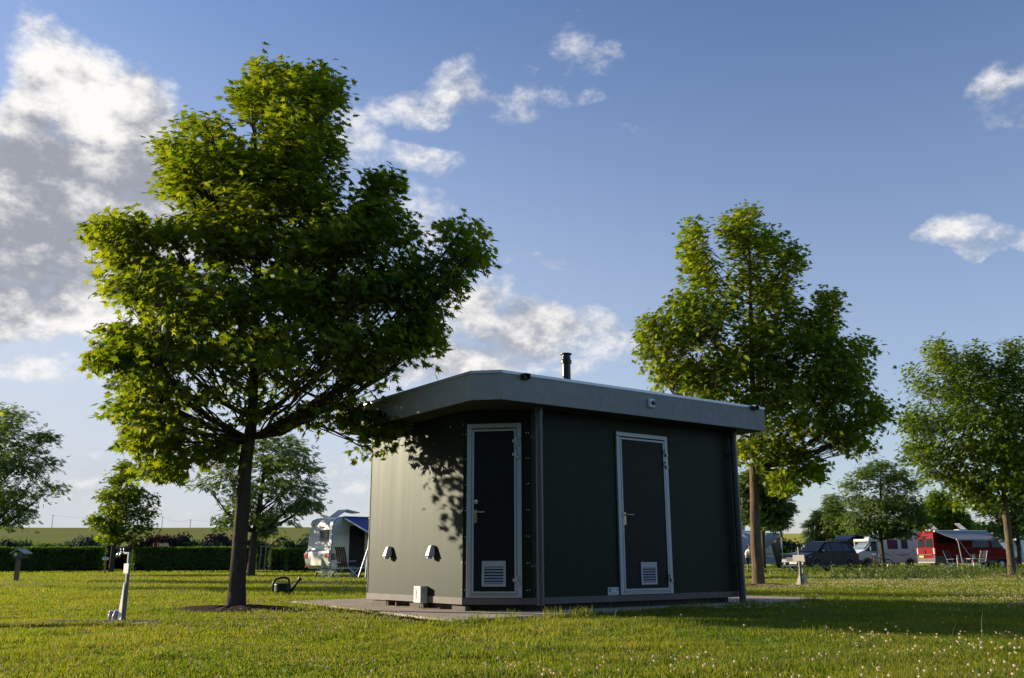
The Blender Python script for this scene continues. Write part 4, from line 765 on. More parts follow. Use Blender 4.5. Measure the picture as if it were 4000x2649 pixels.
def prof(name, pts, yw, m, root, bevel=.06, top=None, zb=0, zt=1, seg=3):
    """closed side outline (x,z) spanning -yw..yw, narrowing to `top` between heights zb and zt"""
    def y_(z): return yw if top is None else yw+(top-yw)*min(1, max(0, (z-zb)/(zt-zb)))
    g = MB(); n = len(pts); vs = [(x, s*y_(z), z) for s in (-1, 1) for x, z in pts]
    g.add(vs, [tuple(range(n)), tuple(range(n, 2*n))[::-1]]+[(i, (i+1) % n, n+(i+1) % n, n+i) for i in range(n)])
    return g.build(name, m, root, bevel=bevel, seg=seg)
def arch(g, x, y, r, side, w=.05, z=None):
    n = 14; z = z or r
    for i in range(n):
        a = math.pi*i/n-.05; b = math.pi*(i+1)/n+.05; p = lambda q, k: (x+math.cos(q)*k, y, z+math.sin(q)*k)
        g.add([p(a, r*1.12), p(b, r*1.12), p(b, r*1.12+w), p(a, r*1.12+w)]+[(v[0], v[1]+side*.02, v[2]) for v in (p(a, r*1.12), p(b, r*1.12), p(b, r*1.12+w), p(a, r*1.12+w))], [(0, 1, 2, 3), (7, 6, 5, 4), (0, 4, 5, 1), (2, 6, 7, 3)])
def disc(g, x, y, z, r, side): g.tube([(x, y-side*.02, z), (x, y+side*.004, z)], r, 22)
def place(px, Y, rz, lx, ly):
    P = at(px, 2230, Y); v = Matrix.Rotation(rz, 3, 'Z') @ Vector((lx, ly, 0)); return Vector((P.x-v.x, Y-v.y, 0))

# dark off-road car with its boot open
rz = R(210); car = empty('parked_car', place(3189, 52., rz, 1.3, .8), rz, 'shiny black off-road car with its boot lid raised, parked on the camp lawn', 'car')
zs_ = lambda x: 0
bd = prof('body', [(-2.12, .34), (-2.2, .62), (-2.16, 1.02), (-1.6, 1.1), (.95, 1.1), (1.55, 1.04), (1.95, .93), (2.14, .78), (2.2, .5), (2.1, .3), (1.72, .27), (1.66, .5), (1.5, .68), (1.3, .74), (1.1, .68), (.93, .5), (.88, .27), (-.88, .27), (-.93, .5), (-1.1, .68), (-1.3, .74), (-1.5, .68), (-1.66, .5), (-1.72, .3)], .9, m_navy, car, .06)
prof('cabin', [(-2.1, 1.05), (-1.85, 1.42), (-1.7, 1.6), (-1.3, 1.66), (-.2, 1.69), (.25, 1.65), (1.05, 1.07)], .86, m_navy, car, .05, .66, 1.06, 1.69)
def sy(z, b=.86, t=.66, z0=1.06, z1=1.69, o=.006): return b+(t-b)*(z-z0)/(z1-z0)+o
for s in (-1, 1):
    for nm, q in (('side_window', [(.02, 1.12), (.82, 1.12), (.28, 1.56), (.02, 1.6)]), ('side_window', [(-.95, 1.12), (-.06, 1.12), (-.06, 1.6), (-.9, 1.58)]), ('rear_quarter_window', [(-1.62, 1.16), (-1.02, 1.12), (-.98, 1.57), (-1.42, 1.5)])):
        g = MB(); g.add([(x, s*sy(z), z) for x, z in q]+[(x, s*(sy(z)-.02), z) for x, z in q], [(0, 1, 2, 3), (0, 4, 5, 1), (1, 5, 6, 2), (2, 6, 7, 3), (3, 7, 4, 0)]); g.build(nm, m_glass, car)
    g = MB(); arch(g, 1.3, s*.9, .34, s, .07); arch(g, -1.3, s*.9, .34, s, .07); g.b2((-.95, s*.9, .27), (.9, s*.915, .36)); g.build('wheel_arch_trim', m_pgrey, bd)
    g = MB(); g.b2((-.03, s*.905, .4), (-.02, s*.908, 1.1)); g.b2((.92, s*.905, .6), (.93, s*.908, 1.08)); g.b2((-.96, s*.905, .7), (-.95, s*.908, 1.1)); g.build('door_seams', m_black, bd)
    for x in (.15, -.8): g = MB(); g.b2((x-.1, s*.905, .93), (x+.1, s*.94, .965)); g.build('door_handle', m_navy, bd, bevel=.01)
    g = MB(); g.box((.72, s*1.0, 1.13), (.14, .2, .13)); g.build('wing_mirror', m_navy, car, bevel=.03)
    g = MB(); g.tube([(-1.5, s*.68, 1.68), (-1.3, s*.68, 1.73), (-.1, s*.68, 1.75), (.1, s*.68, 1.7)], .016, 6); g.build('roof_rail', m_dark, car)
    g = MB(); g.add([(2.02, s*.5, .74), (2.15, s*.5, .6), (2.0, s*.87, .64), (1.85, s*.905, .83), (1.72, s*.91, .84), (1.98, s*.52, .86)], [(0, 1, 2, 3), (0, 3, 4, 5)]); hl = g.build('headlight', m_lamp, car, solid=.06)
    g = MB(); g.tube([(2.16, s*.66, .47), (2.19, s*.66, .47)], .06, 12); g.build('fog_lamp', m_lamp, car)
    g = MB(); g.b2((-2.2, s*.66, .8), (-2.08, s*.905, 1.02)); g.build('tail_lamp', m_red, car, bevel=.02)
for x in (1.3, -1.3):
    for s in (-1, 1): wheel(car, x, s*.8, .34, .22, s)
g = MB(); v = [(.98, y, 1.115) for y in (-.76, .76)]+[(.3, y, 1.63) for y in (.62, -.62)]; g.add([(a+.03, b, c+.01) for a, b, c in v], [(0, 1, 2, 3)]); g.build('windscreen', m_glass, car, solid=.02)
g = MB(); g.b2((2.13, -.48, .58), (2.19, .48, .8)); gr_ = g.build('grille', m_black, car)
g = MB()
for z in (.62, .7, .77): g.b2((2.185, -.5, z-.012), (2.2, .5, z+.012))
g.build('grille_bars', m_chrome, gr_)
g = MB(); g.tube([(2.19, 0, .69), (2.205, 0, .69)], .075, 18); g.build('badge', m_chrome, gr_)
g = MB()
for a, b in (((-.04, .05), (0, -.0)), ((0, 0), (.04, .05)), ((-.055, .02), (-.025, -.055)), ((-.025, -.055), (0, -.01)), ((0, -.01), (.025, -.055)), ((.025, -.055), (.055, .02))): g.tube([(2.207, a[0], .69+a[1]), (2.207, b[0], .69+b[1])], .006, 4)
g.build('badge_lines', m_dark, gr_)
g = MB(); g.b2((2.19, -.26, .44), (2.21, .26, .55)); npl = g.build('number_plate', m_white, car); text('LH 8542', .1, frame((2.213, .02, .493), (0, 1, 0), (0, 0, 1), (1, 0, 0)), m_black, 'plate_text', npl)
g = MB(); g.tube([(2.05, -.88, .42), (2.2, -.7, .36), (2.22, 0, .34), (2.2, .7, .36), (2.05, .88, .42)], .022, 6); g.build('bumper_chrome', m_chrome, car)
g = MB(); g.add([(-1.7, -.6, 1.68), (-1.7, .6, 1.68), (-2.35, .66, 2.02), (-2.35, -.66, 2.02), (-2.95, .68, 1.98), (-2.95, -.68, 1.98), (-3.02, .66, 1.84), (-3.02, -.66, 1.84)], [(0, 1, 2, 3), (3, 2, 4, 5), (5, 4, 6, 7)]); tg = g.build('boot_lid', m_navy, car, solid=.09, bevel=.02)
g = MB(); g.add([(-1.85, -.5, 1.70), (-1.85, .5, 1.70), (-2.3, .55, 1.93), (-2.3, -.55, 1.93)], [(0, 1, 2, 3)]); g.build('rear_window', m_glass, tg, solid=.02)
g = MB(); g.b2((-3.05, .3, 1.85), (-2.98, .6, 1.93)); g.build('boot_tail_lamp', m_red, tg)

# motorhomes
def motorhome(px, Y, rz, lx, ly, label, deco=True):
    mh = empty('motorhome', place(px, Y, rz, lx, ly), rz, label, 'motorhome')
    cb = prof('cab', [(.9, .4), (1.42, .4), (1.5, .62), (1.66, .76), (1.85, .8), (2.04, .76), (2.2, .62), (2.28, .4), (2.75, .42), (2.84, .75), (2.78, 1.02), (2.5, 1.22), (1.95, 1.42), (1.2, 2.1), (.9, 2.1)], .96, m_vwht, mh, .07, .8, 1.3, 2.2)
    bodyp = [(-3.05, .42), (-2.15, .42), (-2.08, .62), (-1.9, .78), (-1.65, .82), (-1.4, .78), (-1.22, .62), (-1.15, .42), (.95, .42), (.95, 2.0), (1.62, 2.02), (1.72, 2.12), (1.6, 2.35), (1.15, 2.6), (.5, 2.76), (-2.9, 2.84), (-3.1, 2.7), (-3.12, .6)]
    bo = prof('body', bodyp, 1.1, m_vwht, mh, .05)
    g = MB(); v = [(1.98, -.82, 1.43), (1.98, .82, 1.43), (1.28, .74, 2.06), (1.28, -.74, 2.06)]; g.add([(a+.03, b, c+.02) for a, b, c in v], [(0, 1, 2, 3)]); g.build('windscreen', mat('screen_cover', (.16, .2, .26), .2, coat=1), mh, solid=.02)
    for s in (-1, 1):
        g = MB(); q = [(1.0, 1.3), (1.95, 1.32), (1.62, 1.62), (1.3, 2.0), (1.0, 2.0)]; yy = lambda z: s*(.96+(.8-.96)*max(0, (z-1.3)/.9)+.008); g.add([(x, yy(z), z) for x, z in q], [(0, 1, 2, 3, 4)]); g.build('cab_window', m_glass, cb, solid=.012)
        g = MB(); g.box((1.62, s*1.2, 1.5), (.1, .2, .32)); g.build('wing_mirror', m_dark, mh, bevel=.03)
        g = MB(); g.add([(2.8, s*.55, .8), (2.82, s*.9, .82), (2.6, s*.97, 1.12), (2.66, s*.62, 1.14)], [(0, 1, 2, 3)]); g.build('headlight', m_lamp, mh, solid=.06)
        g = MB(); arch(g, 1.85, s*.965, .33, s, .05); g.b2((2.28, s*.9, .36), (2.8, s*.975, .66)); g.build('bumper_side', m_pgrey, cb)
        g = MB(); arch(g, -1.65, s*1.1, .36, s, .12); g.build('wheel_arch', m_vwht, bo)
        wheel(mh, 1.85, s*.86, .33, .22, s, 6); wheel(mh, -1.65, s*.95, .33, .22, s, 6)
        for x0, x1, z0, z1 in ((-.65, .12, 1.5, 2.12), (-1.5, -1.05, 1.52, 2.18)):
            g = MB(); g.b2((x0-.04, s*1.1, z0-.04), (x1+.04, s*1.13, z1+.04)); f = g.build('window_frame', m_dark, bo, bevel=.02); g = MB(); g.b2((x0, s*1.13, z0), (x1, s*1.137, z1)); g.build('pane', mat('tinted_pane', (.05, .05, .09), .12), f)
        g = MB()
        def arc(cx, cz, rx, rz_, a0, a1, w): 
            for i in range(12):
                t0, t1 = [R(a0+(a1-a0)*k/12) for k in (i, i+1)]; ww = w*math.sin(math.pi*(i+.5)/12)
                p = [(cx+math.cos(t)*(rx+d), s*1.104, cz+math.sin(t)*(rz_+d)) for t, d in ((t0, -ww), (t1, -ww), (t1, ww), (t0, ww))]; g.add(p, [(0, 1, 2, 3)])
        arc(-1.0, 1.55, 1.0, .55, 190, 340, .03); arc(.55, .35, 1.0, .75, 60, 150, .03); arc(-2.5, 1.25, .5, .5, -35, 35, .02); arc(-2.4, 1.62, .3, .25, 60, 280, .02); arc(-2.35, 2.05, .22, .2, 100, 270, .014); arc(-2.6, 2.5, .5, .4, 0, 60, .015)
        g.build('swoosh_decal', mat('decal_grey', (.12, .1, .13), .5), bo)
        g = MB(); q_ = [(-1.15, .95), (-.75, .95), (-.75, 1.2), (-1.15, 1.2)]
        for (x0, z0), (x1, z1) in zip(q_, q_[1:]+q_[:1]): g.tube([(x0, s*1.104, z0), (x1, s*1.104, z1)], .008, 4)
        g.build('service_hatch', m_pgrey, bo)
        if deco:
            text('MILLER', .14, frame((-1.55, s*1.104, 2.42), (-s, 0, 0), (0, 0, 1), (0, s, 0)), m_dark, 'maker_lettering', bo)
            text('ADVENTURE', .09, frame((1.15, s*1.105, 2.28), (-s, 0, 0), (0, 0, 1), (0, s, 0)), m_dark, 'maker_lettering', bo)
    g = MB(); g.b2((2.72, -.9, .36), (2.87, .9, .72)); g.build('bumper', m_pgrey, mh, bevel=.04); g = MB(); g.b2((2.8, -.4, .8), (2.83, .4, .95)); g.build('grille', m_dark, mh)
    g = MB(); g.box((-.8, .2, 2.88), (.7, .5, .1)); g.box((-2.2, -.3, 2.89), (.4, .4, .1)); g.build('roof_light', m_vwht, mh, bevel=.03)
    return mh
motorhome(3393, 71.5, R(190), 1.85, .97, 'white motorhome parked behind the round tree and the bicycle')
motorhome(3990, 72, R(222), 1.2, .95, 'white motorhome at the right edge, mostly cut off by the photo', False)
p = at(3338, 2100, 74); root = empty('awning_pole', (p.x, 74, 0), 0, 'slim white pole with arm between the black car and the motorhome', 'pole'); g = MB(); g.tube([(0, 0, 0), (-.05, 0, p.z)], .04, 6); g.tube([(-.05, 0, p.z), (.5, .3, p.z+.05)], .03, 6); g.build('pole', m_white, root)

# red camper van, rear doors to the left
rz = R(10); Lr = -3.1; van = empty('camper_van', place(3661, 66, rz, Lr, -1.02), rz, 'bright red high-roof camper van with dark rear windows and grey awning out', 'van')
vb = prof('body', [(-3.1, .38), (-2.4, .38), (-2.3, .6), (-2.05, .74), (-1.8, .74), (-1.55, .6), (-1.45, .38), (1.65, .38), (1.75, .6), (2.0, .74), (2.25, .74), (2.5, .6), (2.6, .38), (3.05, .42), (3.2, .75), (3.1, 1.1), (2.4, 1.42), (1.85, 2.2), (1.6, 2.5), (.9, 2.62), (-2.9, 2.64), (-3.06, 2.45), (-3.14, 1.4)], 1.02, m_vred, van, .07, .9, 1.3, 2.64)
vy = lambda z: 1.02-.12*max(0, (z-1.3)/1.34)+.006
g = MB(); g.b2((-3.19, -1.0, .4), (-3.1, 1.0, .52)); g.build('rear_bumper', mat('bumper_light', (.3, .29, .28), .5), van, bevel=.03)
for s in (-1, 1):
    g = MB(); g.b2((-3.15, s*.02, .55), (-3.138, s*.88, .75)); D = g.build('rear_door', m_pgrey, vb)
    g = MB(); g.add([(-3.15, s*.1, 1.5), (-3.15, s*.86, 1.5), (-3.105, s*.8, 2.1), (-3.105, s*.1, 2.1)], [(0, 1, 2, 3)]); g.build('rear_window', m_glass, vb, solid=.02)
    g = MB(); g.b2((-3.16, s*.88, 1.02), (-3.05, s*1.035, 1.45)); g.build('tail_lamp', mat('lamp_clear', (.7, .45, .4), .2), vb, bevel=.02)
    g = MB(); g.b2((-3.16, s*.9, .55), (-3.06, s*1.03, .95)); g.build('corner_moulding', m_pgrey, vb)
    for x in (-1.93, 2.12): wheel(van, x, s*.88, .34, .22, s, 7)
    g = MB(); arch(g, 2.12, s*1.025, .34, s, .06); arch(g, -1.93, s*1.025, .34, s, .06); g.b2((-1.5, s*1.02, .4), (1.7, s*1.035, .62)); g.b2((-3.1, s*1.02, .42), (-2.4, s*1.035, .9)); g.build('side_moulding', m_pgrey, vb)
    for q in ([(-2.75, 1.75), (-1.6, 1.75), (-1.6, 2.2), (-2.75, 2.2)], [(-.1, 1.5), (1.2, 1.5), (1.2, 2.15), (-.1, 2.15)], [(1.45, 1.5), (2.35, 1.48), (1.85, 2.1), (1.45, 2.15)]):
        g = MB(); g.add([(x, s*vy(z), z) for x, z in q], [(0, 1, 2, 3)]); g.build('side_window', m_glass, vb, solid=.014)
    g = MB(); g.b2((-1.5, s*1.022, 1.42), (-.2, s*1.03, 1.46)); g.b2((1.3, s*1.022, .5), (1.31, s*1.026, 2.2)); g.b2((-.2, s*1.022, .5), (-.19, s*1.026, 1.5)); g.build('slide_rail', m_pgrey, vb); g = MB(); g.b2((1.1, s*1.022, 1.1), (1.2, s*1.05, 1.32)); g.build('door_handle', m_dark, vb)
g = MB(); g.b2((-3.149, -.008, .55), (-3.144, .008, 2.3)); g.build('door_seam', m_black, vb); g = MB(); g.tube([(-3.15, .08, 1.3), (-3.18, .08, 1.25), (-3.15, .08, 1.1)], .03, 6); g.build('rear_handle', m_dark, vb)
g = MB(); g.b2((-3.155, .05, .98), (-3.14, .82, 1.03)); g.b2((-3.155, -.7, .98), (-3.14, -.05, 1.03)); g.build('number_plate_lip', m_pgrey, vb)
g = MB(); g.b2((-3.17, .28, .8), (-3.15, .8, .93)); yp = g.build('number_plate', m_yel_p, vb)
g = MB(); g.b2((-3.12, -.12, 2.52), (-3.07, .12, 2.58)); g.build('brake_lamp', m_dark, vb)
text('PAK', .16, frame((-3.095, -.5, 2.3), (0, -1, 0), (0, 0, 1), (-1, 0, 0)), mat('decal_blue', (.12, .08, .45), .5), 'rear_lettering', vb) if False else None
g = MB()
for i in range(8):
    a0, a1 = math.pi*i/8, math.pi*(i+1)/8; g.tube([(-3.1, -.45+.26*math.cos(a0), 2.25+.1*math.sin(a0)), (-3.1, -.45+.26*math.cos(a1), 2.25+.1*math.sin(a1))], .02, 4)
g.build('arc_decal', mat('decal_blue', (.12, .08, .45), .5), vb)
for x, t in ((-2.5, 40), (-.2, 38)):
    g = MB(); M = Matrix.Rotation(R(-t), 3, 'Y'); g.box((x, 0, 2.72), (.6, .6, .12)); g.box(Vector((x+.1, 0, 2.95)), (.75, .6, .04), Matrix.Rotation(R(t), 3, 'Y')); g.build('roof_hatch', mat('hatch_acrylic', (.35, .37, .4), .3), vb)
# its awning: case, cloth, front bar, two legs
g = MB(); g.b2((-3.0, -1.08, 2.56), (1.15, -.93, 2.68)); aw = g.build('awning_case', m_white, van, bevel=.02)
g = MB(); 
for i in range(8):
    a, b = i/8, (i+1)/8; z = lambda t: 2.62-.62*t-.05*math.sin(math.pi*t); g.add([(-2.95, -1.06-2.3*a, z(a)), (1.1, -1.06-2.3*a, z(a)), (1.1, -1.06-2.3*b, z(b)), (-2.95, -1.06-2.3*b, z(b))], [(0, 1, 2, 3)])
m_str = bpy.data.materials.new('striped_canvas'); m_str.use_nodes = True; t = m_str.node_tree; wv_ = t.nodes.new('ShaderNodeTexWave'); wv_.bands_direction = 'Y'; wv_.inputs['Scale'].default_value = 1.1; tcn = t.nodes.new('ShaderNodeTexCoord'); t.links.new(tcn.outputs['Object'], wv_.inputs[0]); rr_ = t.nodes.new('ShaderNodeValToRGB'); rr_.color_ramp.elements[0].color = (.12, .12, .13, 1); rr_.color_ramp.elements[1].color = (.33, .33, .34, 1); t.links.new(wv_.outputs['Fac'], rr_.inputs[0]); t.links.new(rr_.outputs[0], t.nodes['Principled BSDF'].inputs['Base Color']); t.nodes['Principled BSDF'].inputs['Roughness'].default_value = .85
g.build('awning_cloth', m_str, van, solid=.012)
g = MB(); g.b2((-3.0, -3.42, 1.93), (1.15, -3.34, 2.03)); g.build('awning_bar', mat('bar_grey', (.38, .4, .43), .5), van)
for x in (-2.9, 1.05):
    g = MB(); g.tube([(x, -3.38, 1.95), (x+.2, -3.38, 0)], .03, 6); g.build('awning_leg', m_alu, van)
    g = MB(); g.tube([(x+.12, -3.38, .8), (x+.45, -3.38, 0)], .02, 6); g.build('leg_brace', m_alu, van)
g = MB(); g.tube([(-2.75, -3.38, 1.85), (-1.7, -3.6, .02)], .015, 5); g.build('guy_line', m_alu, van)

# caravan with blue awning, rear end towards the lawn
rz = R(40); cv = empty('caravan', place(1290, 39.2, rz, -2.6, -1.06), rz, 'white caravan with blue awning out, just left of the dark building', 'caravan')
m_cvw = mat('caravan_white', (.6, .6, .56), .35, var=.04, vs=2, coat=.3)
m_blue = mat('blue_canvas', (.045, .075, .22), .8, var=.15, vs=4)
cbd = prof('body', [(-2.45, .34), (-2.66, .5), (-2.72, .8), (-2.7, 1.1), (-2.6, 1.15), (-2.55, 2.2), (-2.45, 2.42), (-2.2, 2.52), (2.0, 2.56), (2.5, 2.4), (2.75, 1.6), (2.8, .8), (2.6, .36)], 1.06, m_cvw, cv, .07)
g = MB(); g.add([(-2.6, -.76, 1.5), (-2.6, -.02, 1.5), (-2.575, -.02, 1.98), (-2.575, -.76, 1.98)], [(0, 1, 2, 3)]); g.build('rear_window', mat('green_glass', (.02, .045, .03), .1), cbd, solid=.03)
g = MB(); g.add([(-2.597, -.7, 1.5), (-2.597, -.05, 1.5)], []); 
g = MB(); g.b2((-2.62, -.92, 1.12), (-2.59, -.58, 1.3)); g.build('rear_hatch', mat('hatch_grey', (.4, .38, .36), .5), cbd)
for s in (-1, 1):
    g = MB(); g.b2((-2.735, s*.78, .82), (-2.7, s*1.03, 1.02)); g.build('tail_lamp', m_red, cbd, bevel=.01); g = MB(); g.b2((-2.73, s*1.035, .82), (-2.66, s*1.075, 1.02)); g.build('indicator', m_orange, cbd)
    g = MB(); c = s*.86 if s > 0 else -.62; g.add([(-2.73, c-.08, .42), (-2.73, c+.08, .42), (-2.735, c, .64)], [(0, 1, 2)]); g.build('reflector', m_red, cbd, solid=.02)
    wheel(cv, -.2, s*.92, .3, .18, s, 8)
    g = MB(); g.box((-2.575, s*.62, 2.22), (.03, .08, .06)); g.build('marker_lamp', m_red, cbd)
g = MB(); g.b2((-2.58, -.36, 2.08), (-2.56, -.12, 2.12)); g.build('brake_lamp', m_red, cbd)
g = MB(); g.b2((-2.74, -.5, .5), (-2.72, .42, .98)); g.build('plate_recess', mat('recess_cream', (.5, .47, .4), .5), cbd, bevel=.02)
g = MB(); g.b2((-2.755, -.28, .8), (-2.738, .24, .92)); npl = g.build('number_plate', m_white, cbd); text('2A 3937', .1, frame((-2.757, -.02, .86), (0, -1, 0), (0, 0, 1), (-1, 0, 0)), m_black, 'plate_text', npl)
g = MB(); g.b2((-2.6, -1.072, .72), (-1.9, -1.062, 1.0)); g.b2((-2.58, .1, 1.02), (-2.6, -.9, 1.14)); g.build('stripe_decal', mat('decal_slate', (.10, .13, .17), .5), cbd)
g = MB(); 
for x in (-2.3, -2.15, -2.02): g.b2((x-.04, -1.07, 1.12), (x+.04, -1.062, 1.18))
g.build('lettering', mat('decal_teal', (.05, .2, .22), .5), cbd)
g = MB(); g.tube([(-2.6, -1.065, .5), (-2.57, -1.065, 2.15), (-2.4, -1.065, 2.42), (-2.1, -1.065, 2.5), (2.2, -1.065, 2.5)], .012, 5); g.build('edge_trim', m_dark, cbd)
g = MB(); g.b2((-1.75, -1.068, .42), (-1.0, -1.062, 2.15)); do = g.build('doorway_dark', m_black, cbd)  # flat black sheet on the wall, painted as the unlit inside of the opening
g = MB(); g.b2((-1.0, -1.1, .45), (-.3, -1.066, 2.2)); g.build('open_door', m_cvw, cbd, bevel=.01)
g = MB(); g.b2((-.9, -1.12, 1.2), (-.4, -1.1, 1.9)); g.build('door_panel', mat('panel_beige', (.45, .42, .34), .5), cbd)
g = MB(); g.add([(-2.0, -.4, 2.55), (-2.0, .3, 2.55), (-1.55, .35, 2.86), (-1.55, -.45, 2.86), (-.9, .3, 2.75), (-.9, -.4, 2.75)], [(0, 1, 2, 3), (3, 2, 4, 5)]); g.build('roof_hatch', MATS['hatch_acrylic'], cbd, solid=.04)
g = MB(); g.b2((-2.1, -1.2, 2.42), (2.0, -1.04, 2.54)); g.build('awning_case', m_blue, cv, bevel=.02)
m_bst = bpy.data.materials.new('blue_striped_canvas'); m_bst.use_nodes = True; t = m_bst.node_tree; wv_ = t.nodes.new('ShaderNodeTexWave'); wv_.bands_direction = 'Y'; wv_.inputs['Scale'].default_value = 1.3; tcn = t.nodes.new('ShaderNodeTexCoord'); t.links.new(tcn.outputs['Object'], wv_.inputs[0]); rr_ = t.nodes.new('ShaderNodeValToRGB'); rr_.color_ramp.elements[0].color = (.02, .035, .12, 1); rr_.color_ramp.elements[1].color = (.07, .11, .30, 1); t.links.new(wv_.outputs['Fac'], rr_.inputs[0]); t.links.new(rr_.outputs[0], t.nodes['Principled BSDF'].inputs['Base Color']); t.nodes['Principled BSDF'].inputs['Roughness'].default_value = .8
g = MB(); g.add([(-2.05, -1.15, 2.46), (2.0, -1.15, 2.46), (2.0, -3.1, 1.82), (-2.05, -3.1, 1.82)], [(0, 1, 2, 3)]); g.build('awning_cloth', m_bst, cv, solid=.015)
g = MB(); g.tube([(-2.07, -1.15, 2.45), (-2.07, -3.1, 1.82)], .03, 6); g.tube([(-2.07, -3.1, 1.82), (2, -3.1, 1.82)], .035, 6); g.build('awning_frame', m_white, cv)
g = MB(); g.tube([(-2.0, -3.1, 1.82), (-2.12, -3.1, 0)], .03, 6); g.build('awning_leg', m_white, cv); g = MB(); g.tube([(-2.05, -3.1, 1.2), (-2.35, -2.9, 0)], .02, 6); g.build('leg_brace', m_white, cv)
g = MB(); g.b2((-2.3, -.8, .2), (2.4, .8, .36)); g.build('chassis', m_dark, cv)
for s in (-1, 1): g = MB(); g.tube([(-2.2, s*.7, .3), (-2.35, s*.7, .02)], .04, 6); g.box((-2.35, s*.7, .02), (.2, .15, .04)); g.build('corner_steady', m_galv, cv)

# camping furniture
def camp_chair(px, Y, rz, label, m, high=True, group=None, sc=1.0):
    p = at(px, 2240, Y); c = empty('camping_chair', (p.x, Y, 0), rz, label, 'chair', group); s = sc
    g = MB(); n = 6; w = .25*s
    for sgn in (-1,): 
        pts = [(-.22*s-.04*s*i-(.02*s if i == n else 0), (.45+.13*i)*s) for i in range(n+1)]
        for i in range(n): (x0, z0), (x1, z1) = pts[i], pts[i+1]; g.add([(x0, -w, z0), (x0, w, z0), (x1, w, z1), (x1, -w, z1)], [(0, 1, 2, 3)])
    g.build('backrest', m, c, solid=.03*s, bevel=.01); g = MB(); g.b2((-.24*s, -w, .42*s), (.26*s, w, .455*s)); g.build('seat', m, c, bevel=.012)
    for y in (-w-.03*s, w+.03*s):
        g = MB(); g.tube([(-.22*s, y, .44*s), (-.5*s, y, 1.24*s)], .013, 6); g.tube([(-.34*s, y, .66*s), (.24*s, y, .68*s)], .014, 6); g.build('armrest_frame', m_alu, c)
        for a, b in ((-.28, .26), (.3, -.24)): g = MB(); g.tube([(a*s, y, 0), (b*s, y, .45*s)], .012, 6); g.build('leg', m_alu, c)
    return c
m_plaid = bpy.data.materials.new('plaid_fabric'); m_plaid.use_nodes = True; t = m_plaid.node_tree; wv_ = t.nodes.new('ShaderNodeTexWave'); wv_.bands_direction = 'Y'; wv_.inputs['Scale'].default_value = 3.2; wv_.inputs['Distortion'].default_value = .4; tcn = t.nodes.new('ShaderNodeTexCoord'); t.links.new(tcn.outputs['Object'], wv_.inputs[0]); rr_ = t.nodes.new('ShaderNodeValToRGB'); rr_.color_ramp.elements[0].color = (.016, .014, .018, 1); rr_.color_ramp.elements[1].color = (.3, .24, .15, 1); rr_.color_ramp.elements[0].position = .6; t.links.new(wv_.outputs['Fac'], rr_.inputs[0]); t.links.new(rr_.outputs[0], t.nodes['Principled BSDF'].inputs['Base Color']); t.nodes['Principled BSDF'].inputs['Roughness'].default_value = .9
camp_chair(1352, 37.6, R(62), 'high-backed plaid camping recliner in front of the caravan door', m_plaid)
def stool(px, Y, rz, label, w=.4, h=.42, name='folding_stool', ms=None):
    p = at(px, 2240, Y); c = empty(name, (p.x, Y, 0), rz, label, 'stool'); g = MB(); g.b2((-w/2, -w/2, h-.02), (w/2, w/2, h)); g.build('seat', ms or m_dark, c, bevel=.008)
    for y in (-w/2, w/2):
        for a in (-1, 1): g = MB(); g.tube([(a*w*.5, y, 0), (-a*w*.45, y, h-.02)], .014, 6); g.build('leg', m_white, c)
    return c
stool(1272, 37.0, R(15), 'folding stool with a pale towel over it behind the caravan', .55, .42)
p = at(1264, 2240, 36.8); g = MB()
for i in range(6): x0 = -.1+i*.035; g.add([(x0, 0, .85-.06*i), (x0+.035, .02, .82-.06*i), (x0+.07, .02, .18+.03*i), (x0+.035, 0, .2)], [(0, 1, 2, 3)])
o = g.build('towel', mat('towel_pale', (.5, .52, .42), .9), None, solid=.012); o.location = (p.x, 36.8, 0); tag(o, 'pale towel hanging down beside the folding stool', 'towel')
stool(1384, 37.0, R(10), 'folding footstool between the recliner and the dark building', .42, .44)
p = at(1302, 2240, 37.2); c = empty('camping_table', (p.x, 37.2, 0), R(20), 'small white folding table between the towel stool and the recliner', 'table'); g = MB(); g.b2((-.2, -.25, .6), (.24, .25, .635)); g.build('table_top', m_white, c, bevel=.01)
for y in (-.2, .2):
    for a in (-1, 1): g = MB(); g.tube([(a*.2, y, 0), (-a*.06, y, .6)], .014, 6); g.build('leg', m_white, c)
m_grn = mat('chair_dark_green', (.02, .025, .022), .9)
camp_chair(3730, 62.5, R(-60), 'dark camping chair by the nearer leg of the van awning', m_grn, group=None)
camp_chair(3832, 63.0, R(200), 'dark camping chair behind the table beside the red van', m_grn)
p = at(3817, 2230, 62.2); c = empty('camping_table', (p.x, 62.2, 0), R(8), 'white folding table with a plant pot beside the red van', 'table'); g = MB(); g.b2((-.62, -.35, .68), (.62, .35, .71)); g.build('table_top', m_white, c, bevel=.008)
for y in (-.3, .3):
    for a in (-1, 1): g = MB(); g.tube([(a*.52, y, 0), (a*.45, y, .68)], .018, 6); g.build('leg', m_alu, c)
pt = empty('potted_plant', (p.x-.05, 62.2, .712), 0, 'small potted plant standing on the white table beside the van', 'plant'); g = MB(); g.lathe([(.05, 0), (.07, .1)], 10); g.build('pot', m_cream, pt); n = 120; P = rng.normal(size=(n, 3))*np.array([.12, .08, .05])+np.array([0, 0, .18]); V, Fc = scatter('simple', P, rng.normal(size=P.shape), rng.normal(size=P.shape), np.full(n, .07)); npmesh('foliage', V, Fc, m_hedge, pt)
stool(3703, 62.0, R(-10), 'low folding stool left of the van awning leg', .5, .42, ms=m_grn)
